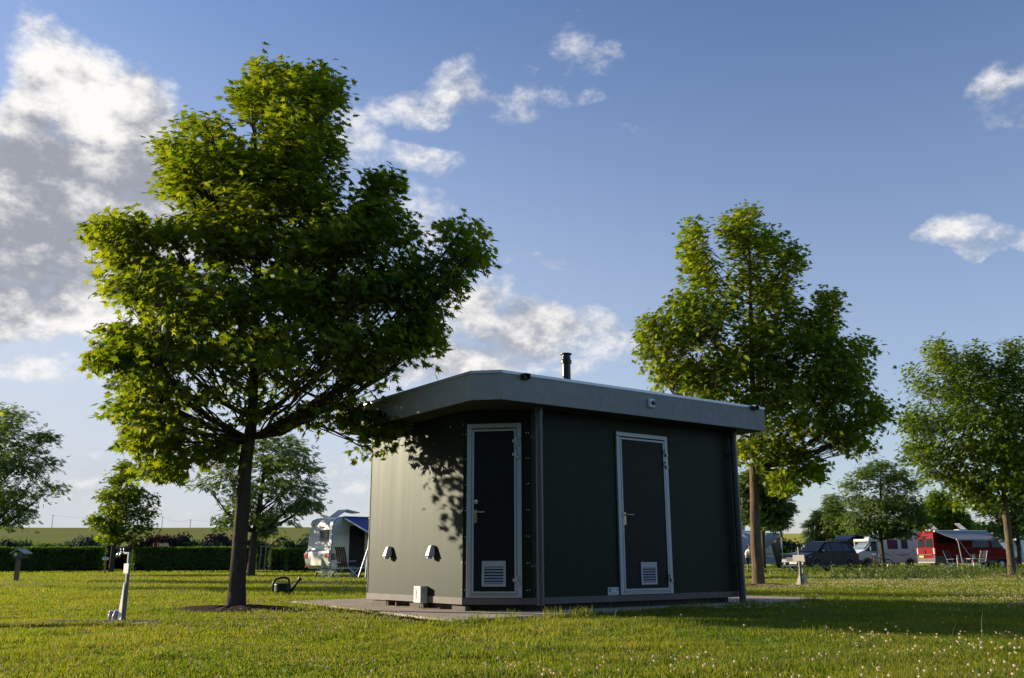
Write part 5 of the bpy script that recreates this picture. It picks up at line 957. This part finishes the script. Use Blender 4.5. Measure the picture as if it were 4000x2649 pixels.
# banded stakes with tape
m_band = mat('stake_pale', (.6, .36, .16), .7); m_bandr = mat('stake_red', (.5, .05, .04), .7); pv = None
for px, lb in ((3747, 'orange and white banded stake left of the camping table'), (3810, 'red and white banded stake in front of the camping table')):
    p = at(px, 2240, 57); c = empty('marker_stake', (p.x, 57, 0), 0, lb, 'stake', 'banded marker stakes'); h = .92
    for i in range(4): g = MB(); g.b2((-.045, -.03, h*i/4), (.045, .03, h*(i+1)/4-.002)); g.build('band', (m_band, m_white)[i % 2] if px == 3747 else (m_bandr, m_white)[i % 2], c)
    q = Vector((p.x, 57, h-.12)); 
    if pv is not None: g = MB(); d_ = (q-pv); g.tube([(0, 0, 0), d_*.5-Vector((0, 0, .04)), d_, d_+Vector((3.5, .5, -.12)), d_+Vector((9, 1, -.1))], .012, 4); o = g.build('barrier_tape', mat('tape_red', (.45, .06, .03), .6)); o.location = pv; tag(o, 'thin red tape strung from the banded stakes past the right maple trunk', 'tape')
    pv = q
p = at(3421, 2230, 56.2); c = empty('marker_post', (p.x, 56.2, 0), R(12), 'orange plank post standing in front of the bicycle', 'post'); g = MB(); g.b2((-.07, -.025, .1), (.07, .025, .82)); g.build('plank', mat('plank_orange', (.6, .22, .015), .6), c, bevel=.01); g = MB(); g.tube([(0, .03, 0), (0, .03, .12)], .06, 8); g.build('foot', m_alu, c)
# bicycle leaning on the tree
p = at(3438, 2230, 57.0); bk_ = empty('bicycle', (p.x, 57.0, 0), R(180), 'black bicycle leaning against the round-crowned ash before the motorhome', 'bicycle')
for x in (-.54, .54):
    g = MB(); n = 28
    for i in range(n): a, b = 2*math.pi*i/n, 2*math.pi*(i+1)/n; g.tube([(x+.33*math.cos(a), 0, .34+.33*math.sin(a)), (x+.33*math.cos(b), 0, .34+.33*math.sin(b))], .024, 5, False)
    w_ = g.build('wheel', m_tyre, bk_); g = MB()
    for i in range(12): a = math.pi*i/6; g.tube([(x, 0, .34), (x+.31*math.cos(a), 0, .34+.31*math.sin(a))], .004, 3, False)
    g.build('spokes', m_alu, w_)
g = MB(); bb, st_, ht_, ra, fa = (.02, 0, .3), (-.16, 0, .8), (.36, 0, .82), (-.54, 0, .34), (.54, 0, .34)
for a, b in ((bb, st_), (bb, ht_), ((-.13, 0, .72), ht_), (bb, ra), (ra, (-.13, 0, .72)), (ht_, fa), (ht_, (.33, 0, .95))): g.tube([a, b], .02, 6)
g.build('frame', mat('bike_black', (.02, .02, .025), .3), bk_)
g = MB(); g.tube([(-.16, 0, .78), (-.18, 0, .92)], .013, 6); g.box((-.17, 0, .94), (.26, .14, .06), tp=(.8, .6)); g.build('saddle', mat('saddle_brown', (.22, .08, .04), .5), bk_, bevel=.01)
g = MB(); g.tube([(.28, -.27, 1.0), (.33, -.1, .97), (.33, .1, .97), (.28, .27, 1.0)], .014, 6); g.build('handlebar', m_alu, bk_); g = MB(); g.tube([(.02, -.02, .3), (.02, -.06, .3)], .09, 12); g.tube([(.02, -.08, .3), (.1, -.08, .14)], .012, 5); g.build('crank', m_dark, bk_)
g = MB(); g.box((-.42, 0, .72), (.3, .12, .02)); g.tube([(-.3, 0, .71), (-.54, 0, .36)], .01, 5); g.box((-.58, 0, .68), (.03, .08, .06)); g.build('rear_rack', m_dark, bk_)
# globe lamp
p = at(3782, 2024, 84); c = empty('street_lamp', (p.x, 84, 0), 0, 'globe lamp on a slim pole rising behind the red van roof', 'street lamp'); g = MB(); g.tube([(0, 0, 0), (0, 0, p.z-.2)], .05, 8); g.build('pole', m_galv, c); r = 10/pxm(p); g = MB(); g.lathe([(.02, p.z-r)]+[(r*math.sin(a), p.z-r*math.cos(a)) for a in [math.pi*i/10 for i in range(1, 10)]]+[(.02, p.z+r)], 16); g.build('globe', mat('opal_glass', (.75, .68, .55), .25), c, smooth=True)
g = MB(); g.tube([(.05, 0, p.z+r*1.05), (r*.9, 0, p.z+r*.7), (r*1.15, 0, p.z)], .04, 5); g.lathe([(r*.35, p.z+r*.95), (r*.25, p.z+r*1.2)], 10); g.build('cap', m_dark, c)

# caravan with grey sun canopy behind the right maple
rz = R(12); Yc = 60; c2 = empty('caravan', place(3040, Yc, rz, 2.9, -1.0), rz, 'white caravan with yellow stripe half hidden by the far end of the building', 'caravan')
cb2 = prof('body', [(-3.0, .4), (-3.05, 2.3), (-2.7, 2.5), (2.0, 2.5), (2.35, 2.2), (2.55, 1.5), (2.78, 1.05), (2.9, .45)], 1.02, m_vwht, c2, .06)
g = MB(); g.b2((-3.0, -1.035, 1.0), (2.7, -1.024, 1.1)); g.build('stripe', mat('stripe_yellow', (.55, .33, .05), .5), cb2); g = MB(); g.b2((-3.0, -1.03, .42), (2.8, -1.022, .82)); g.build('skirt', mat('skirt_grey', (.3, .32, .34), .5), cb2)
for x in (.6, -1.4): g = MB(); g.b2((x, -1.045, 1.35), (x+1.1, -1.024, 1.95)); g.build('window', m_glass, cb2, bevel=.02)
g = MB(); g.b2((1.7, -1.04, .5), (2.3, -1.026, .9)); g.build('locker_door', mat('locker_grey', (.33, .34, .35), .5), cb2, bevel=.01)
for s in (-1, 1): wheel(c2, -.3, s*.9, .3, .18, s, 6)
g = MB(); g.tube([(2.85, 0, .5), (3.9, 0, .45)], .05, 6); g.tube([(3.75, 0, .5), (3.75, 0, .05)], .03, 6); g.build('drawbar', m_galv, c2)
def poly3(pts, name, m, label, cat):
    o_ = at(*pts[0]); g = MB(); cc_ = sum((at(*p) for p in pts), Vector())/len(pts); vs = [at(*p)-o_ for p in pts]; n = len(vs); g.add(vs, [tuple(range(n))]); o = g.build(name, m, None, solid=.02); o.location = o_; return tag(o, label, cat) if label else o
cn = empty('sun_canopy', at(3054, 2083, 57.6), 0, 'grey sun canopy stretched beside the caravan behind the right maple trunk', 'awning')
def cpart(nm, pts, m):
    o_ = cn.location; g = MB(); vs = [at(*p)-o_ for p in pts]; n = len(vs); ctr = sum(vs, Vector())/n; g.add([ctr+Vector((0, .08, -.05))]+vs, [(0, 1+i, 1+(i+1) % n) for i in range(n)]); return g.build(nm, m, cn, solid=.015, smooth=True)
m_cv = mat('canopy_cloth', (.30, .32, .37), .8, var=.06, vs=2)
cpart('canopy_cloth', [(2800, 2072, 59.5), (2895, 2077, 59.3), (2975, 2081, 58.8), (3054, 2083, 57.6), (3032, 2104, 57.8), (3011, 2127, 58), (2977, 2155, 58.1), (2940, 2168, 58.2), (2800, 2168, 58.4)], m_cv)
cpart('side_cloth', [(3054, 2084, 57.62), (3049, 2130, 58), (3044, 2190, 58.3), (3038, 2220, 58.4), (3026, 2180, 58.5), (3012, 2128, 58.02)], mat('canopy_dark', (.12, .11, .09), .85))
g = MB(); g.tube([at(3054, 2083, 57.6)-cn.location, at(3056, 2226, 57.6)-cn.location], .025, 6); g.build('canopy_pole', m_alu, cn)
p = at(2893, 2063, 62); c = empty('satellite_dish', (p.x, 62, 0), 0, 'white satellite dish above the canopy, partly hidden by the building', 'satellite dish'); g = MB(); g.tube([(0, 0, 0), (0, 0, p.z-.2)], .03, 6); g.build('mast', m_galv, c); g = MB(); g.tube([(0, 0, p.z), (.03, -.06, p.z+.01), (.04, -.08, p.z+.01)], [.1, .3, .32], 20); g.build('dish', m_white, c, smooth=True)
p = at(3057, 2230, 57); c = empty('flag_pole', (p.x, 57, 0), 0, 'thin pole with a limp green and white flag beside the grey canopy', 'flag'); zt_ = at(3055, 2060, 57).z; g = MB(); g.tube([(.1, 0, 0), (0, 0, zt_)], .02, 6); g.build('pole', m_alu, c)
g = MB(); 
for i in range(5): x0 = .02+i*.03; g.add([(x0, .02*(i % 2), zt_-.05-.14*i*.5), (x0+.03, .02*((i+1) % 2), zt_-.1-.14*i*.5), (x0+.03, .02*((i+1) % 2), zt_-.62), (x0, .02*(i % 2), zt_-.6)], [(0, 1, 2, 3)])
g.build('flag_cloth', mat('flag_green', (.02, .12, .05), .8), c, solid=.008)

# person in white T-shirt and black shorts, facing right, hands busy in front
p = at(2921, 2236, 51.5); per = empty('person', (p.x, 51.5, 0), R(-6), 'person in white T-shirt and black shorts leaning slightly forward with both hands out', 'person'); Hh = 1.56/1.56
m_skin = mat('skin', (.38, .2, .13), .55)
def skin(name, J, E, m, par, sub=2):
    me = bpy.data.meshes.new(name); me.from_pydata([j[:3] for j in J], E, []); o = bpy.data.objects.new(name, me); COL.objects.link(o); o.parent = par
    md = o.modifiers.new('s', 'SKIN'); md.use_smooth_shade = True; 
    if not me.skin_vertices: 
        bpy.context.view_layer.objects.active = o
    for k, j in enumerate(J): r = j[3] if isinstance(j[3], tuple) else (j[3], j[3]); me.skin_vertices[0].data[k].radius = r
    me.skin_vertices[0].data[0].use_root = True
    o.modifiers.new('u', 'SUBSURF').levels = sub; o.modifiers['u'].render_levels = sub; me.materials.append(m); return o
# x forward (to the right), y away from the viewer
J = [(0, 0, .80, .10), (.03, 0, .95, .115), (.09, 0, 1.12, .12), (.14, 0, 1.22, .09), (.17, 0, 1.29, .045), (.20, 0, 1.36, .05), (.215, 0, 1.44, .082), (.215, 0, 1.52, .06),
     (.0, -.09, .74, .085), (.02, -.1, .42, .052), (-.02, -.1, .1, .035), (-.01, -.1, .04, .035), (.12, -.1, .025, .028), (.0, .09, .74, .085), (.05, .1, .42, .052), (.03, .1, .1, .035), (.04, .1, .04, .035), (.17, .1, .025, .028),
     (.13, -.17, 1.2, .05), (.16, -.2, .98, .038), (.38, -.16, .96, .028), (.45, -.14, .96, .024), (.13, .17, 1.2, .05), (.2, .2, 1.0, .038), (.42, .14, .93, .028), (.48, .12, .93, .024)]
Ed = [(0, 1), (1, 2), (2, 3), (3, 4), (4, 5), (5, 6), (6, 7), (0, 8), (8, 9), (9, 10), (10, 11), (11, 12), (0, 13), (13, 14), (14, 15), (15, 16), (16, 17), (3, 18), (18, 19), (19, 20), (20, 21), (3, 22), (22, 23), (23, 24), (24, 25)]
for hy, bx, bz in ((-.14, .45, .96), (.12, .48, .93)):       # five fingers on each hand
    hi = min(range(len(J)), key=lambda k: (J[k][0]-bx)**2+(J[k][1]-hy)**2+(J[k][2]-bz)**2)
    for f, (dy, ln) in enumerate(((-.03, .06), (-.01, .07), (.01, .075), (.03, .065), (.05, .04))):
        k = len(J); J += [(bx+.03-(f == 4)*.02, hy+dy, bz, .009), (bx+.03+ln-(f == 4)*.03, hy+dy*1.3, bz-.02, .008), (bx+.03+ln*1.25-(f == 4)*.04, hy+dy*1.3, bz-.045, .007)]; Ed += [(hi, k), (k, k+1), (k+1, k+2)]
body = skin('body', J, Ed, m_skin, per)
skin('shirt', [(.01, 0, .86, (.125, .15)), (.04, 0, .98, (.13, .15)), (.09, 0, 1.12, (.135, .16)), (.135, 0, 1.23, (.1, .14)), (.135, -.17, 1.21, .068), (.15, -.2, 1.08, .062), (.135, .17, 1.21, .068), (.17, .2, 1.09, .062)], [(0, 1), (1, 2), (2, 3), (3, 4), (4, 5), (3, 6), (6, 7)], mat('shirt_white', (.72, .72, .74), .85), per)
skin('shorts', [(.0, 0, .84, (.13, .14)), (0, 0, .74, (.14, .15)), (.0, -.09, .66, .105), (.015, -.1, .42, .085), (.0, .09, .66, .105), (.04, .1, .42, .085)], [(0, 1), (1, 2), (2, 3), (1, 4), (4, 5)], mat('shorts_black', (.012, .012, .014), .9), per)
hd = Vector((.215, 0, 1.465)); g = MB(); g.lathe([(.05, -.02), (.088, .0), (.095, .04), (.08, .085), (.04, .115), (.01, .12)], 14, Matrix.Rotation(R(-22), 3, 'Y'), hd+Vector((-.012, 0, -.015))); g.build('hair', mat('hair_brown', (.07, .035, .02), .7), per, smooth=True)
g = MB(); g.add([hd+Vector(v) for v in ((.075, -.015, .01), (.075, .015, .01), (.08, 0, .025), (.105, 0, -.015))], [(0, 1, 3), (1, 2, 3), (2, 0, 3)]); g.build('nose', m_skin, body)
for s in (-1, 1):
    g = MB(); g.tube([hd+Vector((.068, s*.032, .012)), hd+Vector((.076, s*.032, .012))], .009, 8); g.build('eye', m_dark, body); g = MB(); g.tube([hd+Vector((-.01, s*.08, .01)), hd+Vector((-.005, s*.092, 0)), hd+Vector((0, s*.082, -.02))], .012, 6); g.build('ear', m_skin, body)
    g = MB(); yy, xx = (-.1, 0) if s < 0 else (.1, .05); g.box((xx+.04, yy, .03), (.26, .1, .07)); g.build('shoe', m_dark, per, bevel=.025)
g = MB(); g.tube([hd+Vector((.072, -.022, -.04)), hd+Vector((.078, 0, -.042)), hd+Vector((.072, .022, -.04))], .005, 5); g.build('mouth', mat('lips', (.3, .1, .08), .5), body)

# ------------------------------------------------------------------ grass, clover, weeds
def ok(x, y, m=.0):
    k = ~in_poly(x, y, [(sum(p[0] for p in SLAB)/6+(p[0]-sum(q[0] for q in SLAB)/6)*(1+m), sum(p[1] for p in SLAB)/6+(p[1]-sum(q[1] for q in SLAB)/6)*(1+m)) for p in SLAB])
    k &= ~in_poly(x, y, road)
    for sx, sy_, r, sq in SOIL: k &= ((x-sx)**2+((y-sy_)/sq)**2) > (r*(.85+.35*vnoise(x, y, 4, 1)))**2
    u = (x-PITC.x)*math.cos(-R(-6))-(y-PITC.y)*math.sin(-R(-6)); v = (x-PITC.x)*math.sin(R(6))+(y-PITC.y)*math.cos(R(6))
    k &= ~((np.abs(u) < .7) & (v > -.3) & (v < .36))
    return k
def field(y0, y1, dens):
    A = .62*(y1*y1-y0*y0)+3*(y1-y0); n = int(A*dens); y = np.sqrt(rng.random(n)*(y1*y1-y0*y0)+y0*y0); x = (rng.random(n)*2-1)*(y*.62+1.2); return x, y
m_gr = leafmat('grass_blades', (.056, .128, .006), (.19, .212, .018), (2.25, 1.9, 1.05), .52, .015, .8)
t = m_gr.node_tree; mixn = [n for n in t.nodes if n.type == 'MIX_RGB' and n.blend_type == 'MIX'][0]; isl = [n for n in t.nodes if n.type == 'NEW_GEOMETRY'][0]
cmp_ = t.nodes.new('ShaderNodeMath'); cmp_.operation = 'MULTIPLY'; cmp_.inputs[1].default_value = 37.7; t.links.new(isl.outputs['Random Per Island'], cmp_.inputs[0]); fr_ = t.nodes.new('ShaderNodeMath'); fr_.operation = 'FRACT'; t.links.new(cmp_.outputs[0], fr_.inputs[0])
nz = t.nodes.new('ShaderNodeTexNoise'); nz.inputs['Scale'].default_value = .9; nz.inputs['Detail'].default_value = 4; tcn = t.nodes.new('ShaderNodeTexCoord'); t.links.new(tcn.outputs['Object'], nz.inputs[0]); mrn = t.nodes.new('ShaderNodeMapRange'); mrn.inputs['From Min'].default_value = .42; mrn.inputs['From Max'].default_value = .68; mrn.inputs['To Min'].default_value = .02; mrn.inputs['To Max'].default_value = .26; t.links.new(nz.outputs['Fac'], mrn.inputs[0])
gt = t.nodes.new('ShaderNodeMath'); gt.operation = 'LESS_THAN'; t.links.new(fr_.outputs[0], gt.inputs[0]); t.links.new(mrn.outputs[0], gt.inputs[1]); ms = t.nodes.new('ShaderNodeMixRGB'); ms.inputs['Color2'].default_value = (.24, .21, .10, 1); t.links.new(gt.outputs[0], ms.inputs['Fac']); t.links.new(mixn.outputs[0], ms.inputs['Color1'])
for l_ in [l_ for l_ in t.links if l_.from_node == mixn and l_.to_node != ms]: ts = l_.to_socket; t.links.remove(l_); t.links.new(ms.outputs[0], ts)
def blades(x, y, h, w, bent=True):
    n = len(x); a = rng.random(n)*6.283; dx, dy = np.cos(a)*w/2, np.sin(a)*w/2; b = rng.random(n)*6.283; q = h*rng.uniform(.15, .75, n); lx, ly = np.cos(b)*q, np.sin(b)*q; z = np.zeros(n)
    if bent:
        V = np.stack([np.c_[x-dx, y-dy, z-.005], np.c_[x+dx, y+dy, z-.005], np.c_[x+dx*.8+lx*.3, y+dy*.8+ly*.3, h*.55], np.c_[x-dx*.8+lx*.3, y-dy*.8+ly*.3, h*.55], np.c_[x+lx, y+ly, h*rng.uniform(.85, 1., n)]], 1)
        f = np.array([(0, 1, 2), (0, 2, 3), (3, 2, 4)])
    else:
        V = np.stack([np.c_[x-dx, y-dy, z-.005], np.c_[x+dx, y+dy, z-.005], np.c_[x+lx, y+ly, h]], 1); f = np.array([(0, 1, 2)])
    k = V.shape[1]; return V.reshape(-1, 3), (f[None]+(np.arange(n)*k)[:, None, None]).reshape(-1, 3)
Vs, Fs, o = [], [], 0
for y0, y1, dens, h, w, bent in ((4.2, 7.5, 5200, .036, .0038, True), (7.5, 11.5, 2800, .04, .005, True), (11.5, 18, 1200, .045, .008, True), (18, 30, 360, .05, .015, False), (30, 48, 120, .06, .028, False), (48, 75, 40, .07, .05, False)):
    x, y = field(y0, y1, dens); k = ok(x, y); x, y = x[k], y[k]
    hh = h*(.25+1.0*vnoise(x, y, .9, 4)*vnoise(x, y, 2.7, 14)*1.6+.75*vnoise(x, y, 7, 9))*rng.uniform(.55, 1.15, len(x))
    near = np.zeros(len(x))
    V, f_ = blades(x, y, hh, np.full(len(x), w)*rng.uniform(.7, 1.3, len(x)), bent); Vs.append(V); Fs.append(f_+o); o += len(V)
# longer unmown tufts: by the trunk, round posts, along the paving and the wall
tx, ty, th_ = [], [], []
def tuft(cx, cy, r, n, h):
    a = rng.random(n)*6.283; q = r*np.sqrt(rng.random(n)); tx.append(cx+q*np.cos(a)); ty.append(cy+q*np.sin(a)); th_.append(h*rng.uniform(.4, 1.1, n))
for _ in range(30): t_ = random.random(); q = Vector((-.62, 9.7, 0)).lerp(Vector((5.0, 14.95, 0)), t_); tuft(q.x+.08, q.y-.1, .14, 90, random.uniform(.07, .16))
for _ in range(26): t_ = random.random(); tuft(PITC.x+random.uniform(-.75, .75), PITC.y-.42, .12, 110, .09)
for _ in range(14): a = random.random()*6.28; tuft(T1.x+.95*math.cos(a), T1.y+.85*math.sin(a), .14, 110, .1)
for _ in range(10): tuft(-4.67+random.uniform(-.5, .6), 18.6+random.uniform(-.3, .3), .2, 90, .09)
tuft(7.35, 23.6, .4, 300, .13)
for _ in range(160): yy = random.uniform(6, 22); tuft(random.uniform(-.6, .6)*yy, yy, .1+.006*yy, 60, .1)
tx, ty, th_ = map(np.concatenate, (tx, ty, th_)); k = ok(tx, ty); V, f_ = blades(tx[k], ty[k], th_[k], np.full(k.sum(), .006), True); Vs.append(V); Fs.append(f_+o)
tag(npmesh('grass', np.concatenate(Vs), np.concatenate(Fs), m_gr), 'sunlit lawn grass with uneven tufts', 'grass', kind='stuff')
# seed stalks
x, y = field(6, 24, .5); x2 = np.array([1.1+.12*i+random.uniform(-.1, .1) for i in range(34)]); y2 = 11.1+(x2-1.1)*.93-.15+rng.normal(size=34)*.12
x = np.r_[x, x2]; y = np.r_[y, y2]; k = ok(x, y); x, y = x[k], y[k]; n = len(x); V, f_ = blades(x, y, rng.uniform(.12, .3, n), np.full(n, .004)); tag(npmesh('seed_stalks', V, f_, mat('straw', (.28, .24, .10), .8)), 'dry seed stalks standing above the lawn', 'grass', kind='stuff')
# clover flowers
x = []; y = []
for y0, y1, d in ((4.5, 9, 15), (9, 16, 20), (16, 30, 12), (30, 46, 4)):
    a, b = field(y0, y1, d*3); pr_ = vnoise(a, b, .55, 11)*.75+vnoise(a, b, 2.3, 12)*.35+np.where((a < -2) & (b > 9) & (b < 14), .14, 0)+np.where((a > 6) & (b > 20) & (b < 30), .12, 0); kk = rng.random(len(a)) < np.clip((pr_-.54)*3.6, .02, 1); x.append(a[kk]); y.append(b[kk])
x = np.concatenate(x); y = np.concatenate(y); k = ok(x, y); x, y = x[k], y[k]; n = len(x); r = rng.uniform(.006, .0105, n)*(1+np.clip((y-9)*.025, 0, .8)); z = rng.uniform(.035, .075, n)
bm = bmesh.new(); bmesh.ops.create_icosphere(bm, subdivisions=1, radius=1); iv = np.array([v.co[:] for v in bm.verts]); jf = np.array([[v.index for v in f.verts] for f in bm.faces]); bm.free()
iv = iv*np.where(rng.random((len(iv), 1)) < .5, .85, 1.1)
V = iv[None]*np.stack([r, r, r*.9], 1)[:, None]+np.stack([x, y, z], 1)[:, None]; Fc = jf[None]+(np.arange(n)*len(iv))[:, None, None]
tag(npmesh('clover_flowers', V.reshape(-1, 3), Fc.reshape(-1, 3), leafmat('clover_white', (.55, .46, .30), (.85, .78, .58), (1.05, 1, .85), .5, .0, 2.), smooth=False), 'white clover flowers scattered through the lawn', 'flowers', kind='stuff')
# clover leaves: small round leaflets low in the turf
x, y = field(4.5, 13, 260); k = ok(x, y) & (vnoise(x, y, .7, 21) > .45); x, y = x[k], y[k]; n = len(x); P = np.c_[x, y, rng.uniform(.015, .04, n)]
V, Fc = scatter('simple', P, rng.normal(size=P.shape)*.4+np.array([0, 0, 1]), rng.normal(size=P.shape)*np.array([1, 1, .2]), rng.uniform(.012, .024, n)); tag(npmesh('clover_leaves', V, Fc, leafmat('clover_green', (.035, .085, .015), (.06, .12, .025), (2.2, 2.2, 1), .35, .05, 1)), 'low clover leaves in the turf', 'ground cover', kind='stuff')
# tall weeds in front of the parked vehicles
n = 1500; wy = rng.uniform(26, 47, n); pxx = rng.uniform(2960, 4150, n); wx = (pxx-2000)/3640*wy; pr_ = vnoise(wx, wy, .35, 31)+np.where(pxx > 3450, .2, 0)-np.where(wy < 30, .22, 0); k = (pr_ > .42) & ok(wx, wy); wx, wy = wx[k], wy[k]; n = len(wx); hgt = rng.uniform(.2, .52, n)
Vs, Fs, o = [], [], 0; V, f_ = blades(wx, wy, hgt, np.full(n, .022)); Vs.append(V); Fs.append(f_); o = len(V)
m_ = 12; tt_ = rng.random((n, m_))**.8; P = np.stack([wx[:, None]+rng.normal(size=(n, m_))*.05, wy[:, None]+rng.normal(size=(n, m_))*.05, hgt[:, None]*tt_], -1).reshape(-1, 3)
V, f_ = scatter('simple', P, rng.normal(size=P.shape)*.6+np.array([0, 0, 1]), rng.normal(size=P.shape)+np.array([0, 0, .3]), rng.uniform(.05, .11, len(P))); Vs.append(V); Fs.append(f_+o)
tag(npmesh('weeds', np.concatenate(Vs), np.concatenate(Fs), leafmat('weed_leaf', (.06, .10, .02), (.12, .15, .04), (2.2, 2.1, 1), .4, .05, .5)), 'tall leafy weeds between the lawn and the parked vehicles', 'weeds', kind='stuff')
